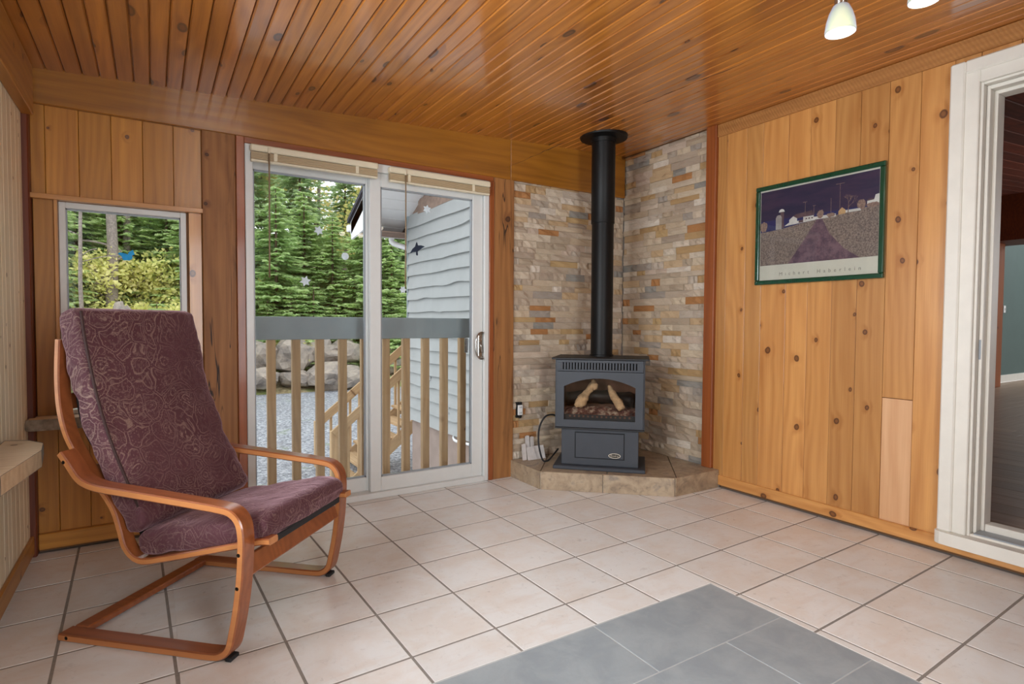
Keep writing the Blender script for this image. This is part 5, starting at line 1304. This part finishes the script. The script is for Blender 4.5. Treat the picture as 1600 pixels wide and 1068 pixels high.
TR = [  # proto, x, y, scale, label
    (sp1, 0.69, 19.2, 1.0, 'bright green spruce straight behind the left door pane'), (sp2, 2.24, 22.5, 1.0, 'tall dark spruce behind the left door pane, second row'),
    (sp1, 2.85, 19.6, 0.85, 'bright spruce in the middle of the left door pane'), (sp3, 1.91, 18.7, 0.9, 'young spruce low above the boulders'),
    (sp1, 4.01, 19.0, 1.0, 'bright green spruce left of the door mullion'), (sp2, 5.53, 20.4, 0.95, 'tall spruce under the white soffit'),
    (sp3, 3.45, 18.6, 0.75, 'small spruce above the cream boulder'), (sp3, 0.29, 18.6, 0.8, 'small spruce at the left edge of the door'),
    (sp1, 6.45, 20.5, 1.0, 'spruce hidden partly by the grey siding'), (sp2, 0.53, 24.0, 1.0, 'tall spruce behind the timber post'),
    (dt1, 5.20, 25.5, 1.0, 'yellow-green tree at the top of the left door pane'), (dt1, 4.14, 27.0, 1.05, 'pale spring tree high in the left door pane'),
    (dt2, 7.37, 28.0, 1.0, 'green leafy tree above the roof edge'), (dt2, 2.53, 28.5, 1.0, 'leafy tree high at the left of the door'),
    (sp2, -0.95, 21.5, 1.0, 'tall spruce between window and door'), (sp1, -1.98, 20.5, 0.9, 'spruce at the right edge of the small window'),
    (sh1, -3.26, 19.2, 1.05, 'yellow-green shrub right of centre in the small window'), (sh1, -4.38, 18.8, 1.15, 'yellow-green shrub left of centre in the small window'),
    (sh1, -5.13, 19.0, 1.0, 'yellow shrub at the left of the small window'), (sh2, -2.63, 18.6, 0.9, 'yellow-green shrub at the right edge of the small window'),
    (sh3, -2.80, 17.6, 1.0, 'low green bush at the lower right of the small window'), (sh3, -4.62, 17.5, 0.9, 'low bush just above the chair back'),
    (sh2, -3.85, 21.0, 1.2, 'tall yellow-green shrub in the middle of the small window'), (sp3, -3.08, 18.0, 0.75, 'tiny spruce at lower right of the small window'),
    (sp2, -5.07, 24.0, 1.0, 'tall spruce at the back of the small window, left'), (sp2, -3.52, 25.5, 1.05, 'tall spruce at the back of the small window, right'),
    (sp2, -6.31, 23.0, 1.0, 'tall spruce beyond the left corner'), (dt2, -4.44, 29.0, 1.0, 'leafy tree far behind the small window'),
    (sp1, -6.27, 20.0, 1.0, 'spruce beyond the left edge'), (dt1, -6.25, 28.0, 1.0, 'spring tree far behind the left of the small window'),
    (sp2, 8.56, 24.0, 1.0, 'tall spruce behind the house wing'), (sp2, 6.60, 31.0, 1.1, 'tallest spruce far behind the door'), (sp2, -1.88, 28.0, 1.1, 'far spruce behind the timber post'),
    (sh1, 3.30, 21.3, 1.3, 'yellowish shrub between the bright spruces'), (sh2, 1.01, 18.2, 0.55, 'small yellow-green bush over the grey boulders'), (sh1, 0.71, 21.0, 1.2, 'yellowish shrub at the left door edge')]
TR += [(sh1, -4.65, 18.0, 0.8, 'yellow shrub right above the chair back, left half'), (sh1, -3.60, 18.4, 0.9, 'yellow shrub below the butterfly sticker'), (sp1, -4.17, 22.0, 1.0, 'spruce behind the thick grey trunk'),
       (sp1, -2.72, 22.0, 1.0, 'spruce in the upper right of the small window'), (sp1, -5.43, 21.5, 1.0, 'spruce in the upper left of the small window'), (sp3, 1.07, 18.5, 0.9, 'young spruce above the upright grey boulder'),
       (sp1, 1.93, 20.3, 0.95, 'bright spruce right of the left blind wand'), (sp1, 5.03, 18.9, 0.8, 'bright spruce seen through the right door pane'), (sp3, 4.24, 18.3, 0.9, 'young spruce behind the door mullion'), (sp3, 2.66, 18.4, 0.7, 'young spruce above the rounded cream boulder')]
used = set()
for i, (pr0, px, yy, s, lab) in enumerate(TR):
    o = pr0 if pr0.name not in used else copy_tree(pr0)
    used.add(pr0.name); put(o, px, yy, s, RND.uniform(0, 6.28), lab)
for i, (px, yy, h, r0, lab) in enumerate([(-4.99, 18.3, 7, 0.07, 'slim pale trunk at the left of the small window'), (-4.30, 20.0, 9, 0.20, 'thick grey trunk in the upper middle of the small window'), (-3.94, 21.5, 9, 0.14, 'grey trunk just right of the thick one'), (-4.40, 17.8, 2.2, 0.03, 'thin pale sapling stem left of the rock'), (-3.17, 17.6, 0.9, 0.03, 'short broken white stem right of the rock'), (3.18, 23, 9, 0.10, 'thin grey trunk in the left door pane')]):
    put(bare(30+i, h, r0, lab), px, yy, 1.0, 0.0)
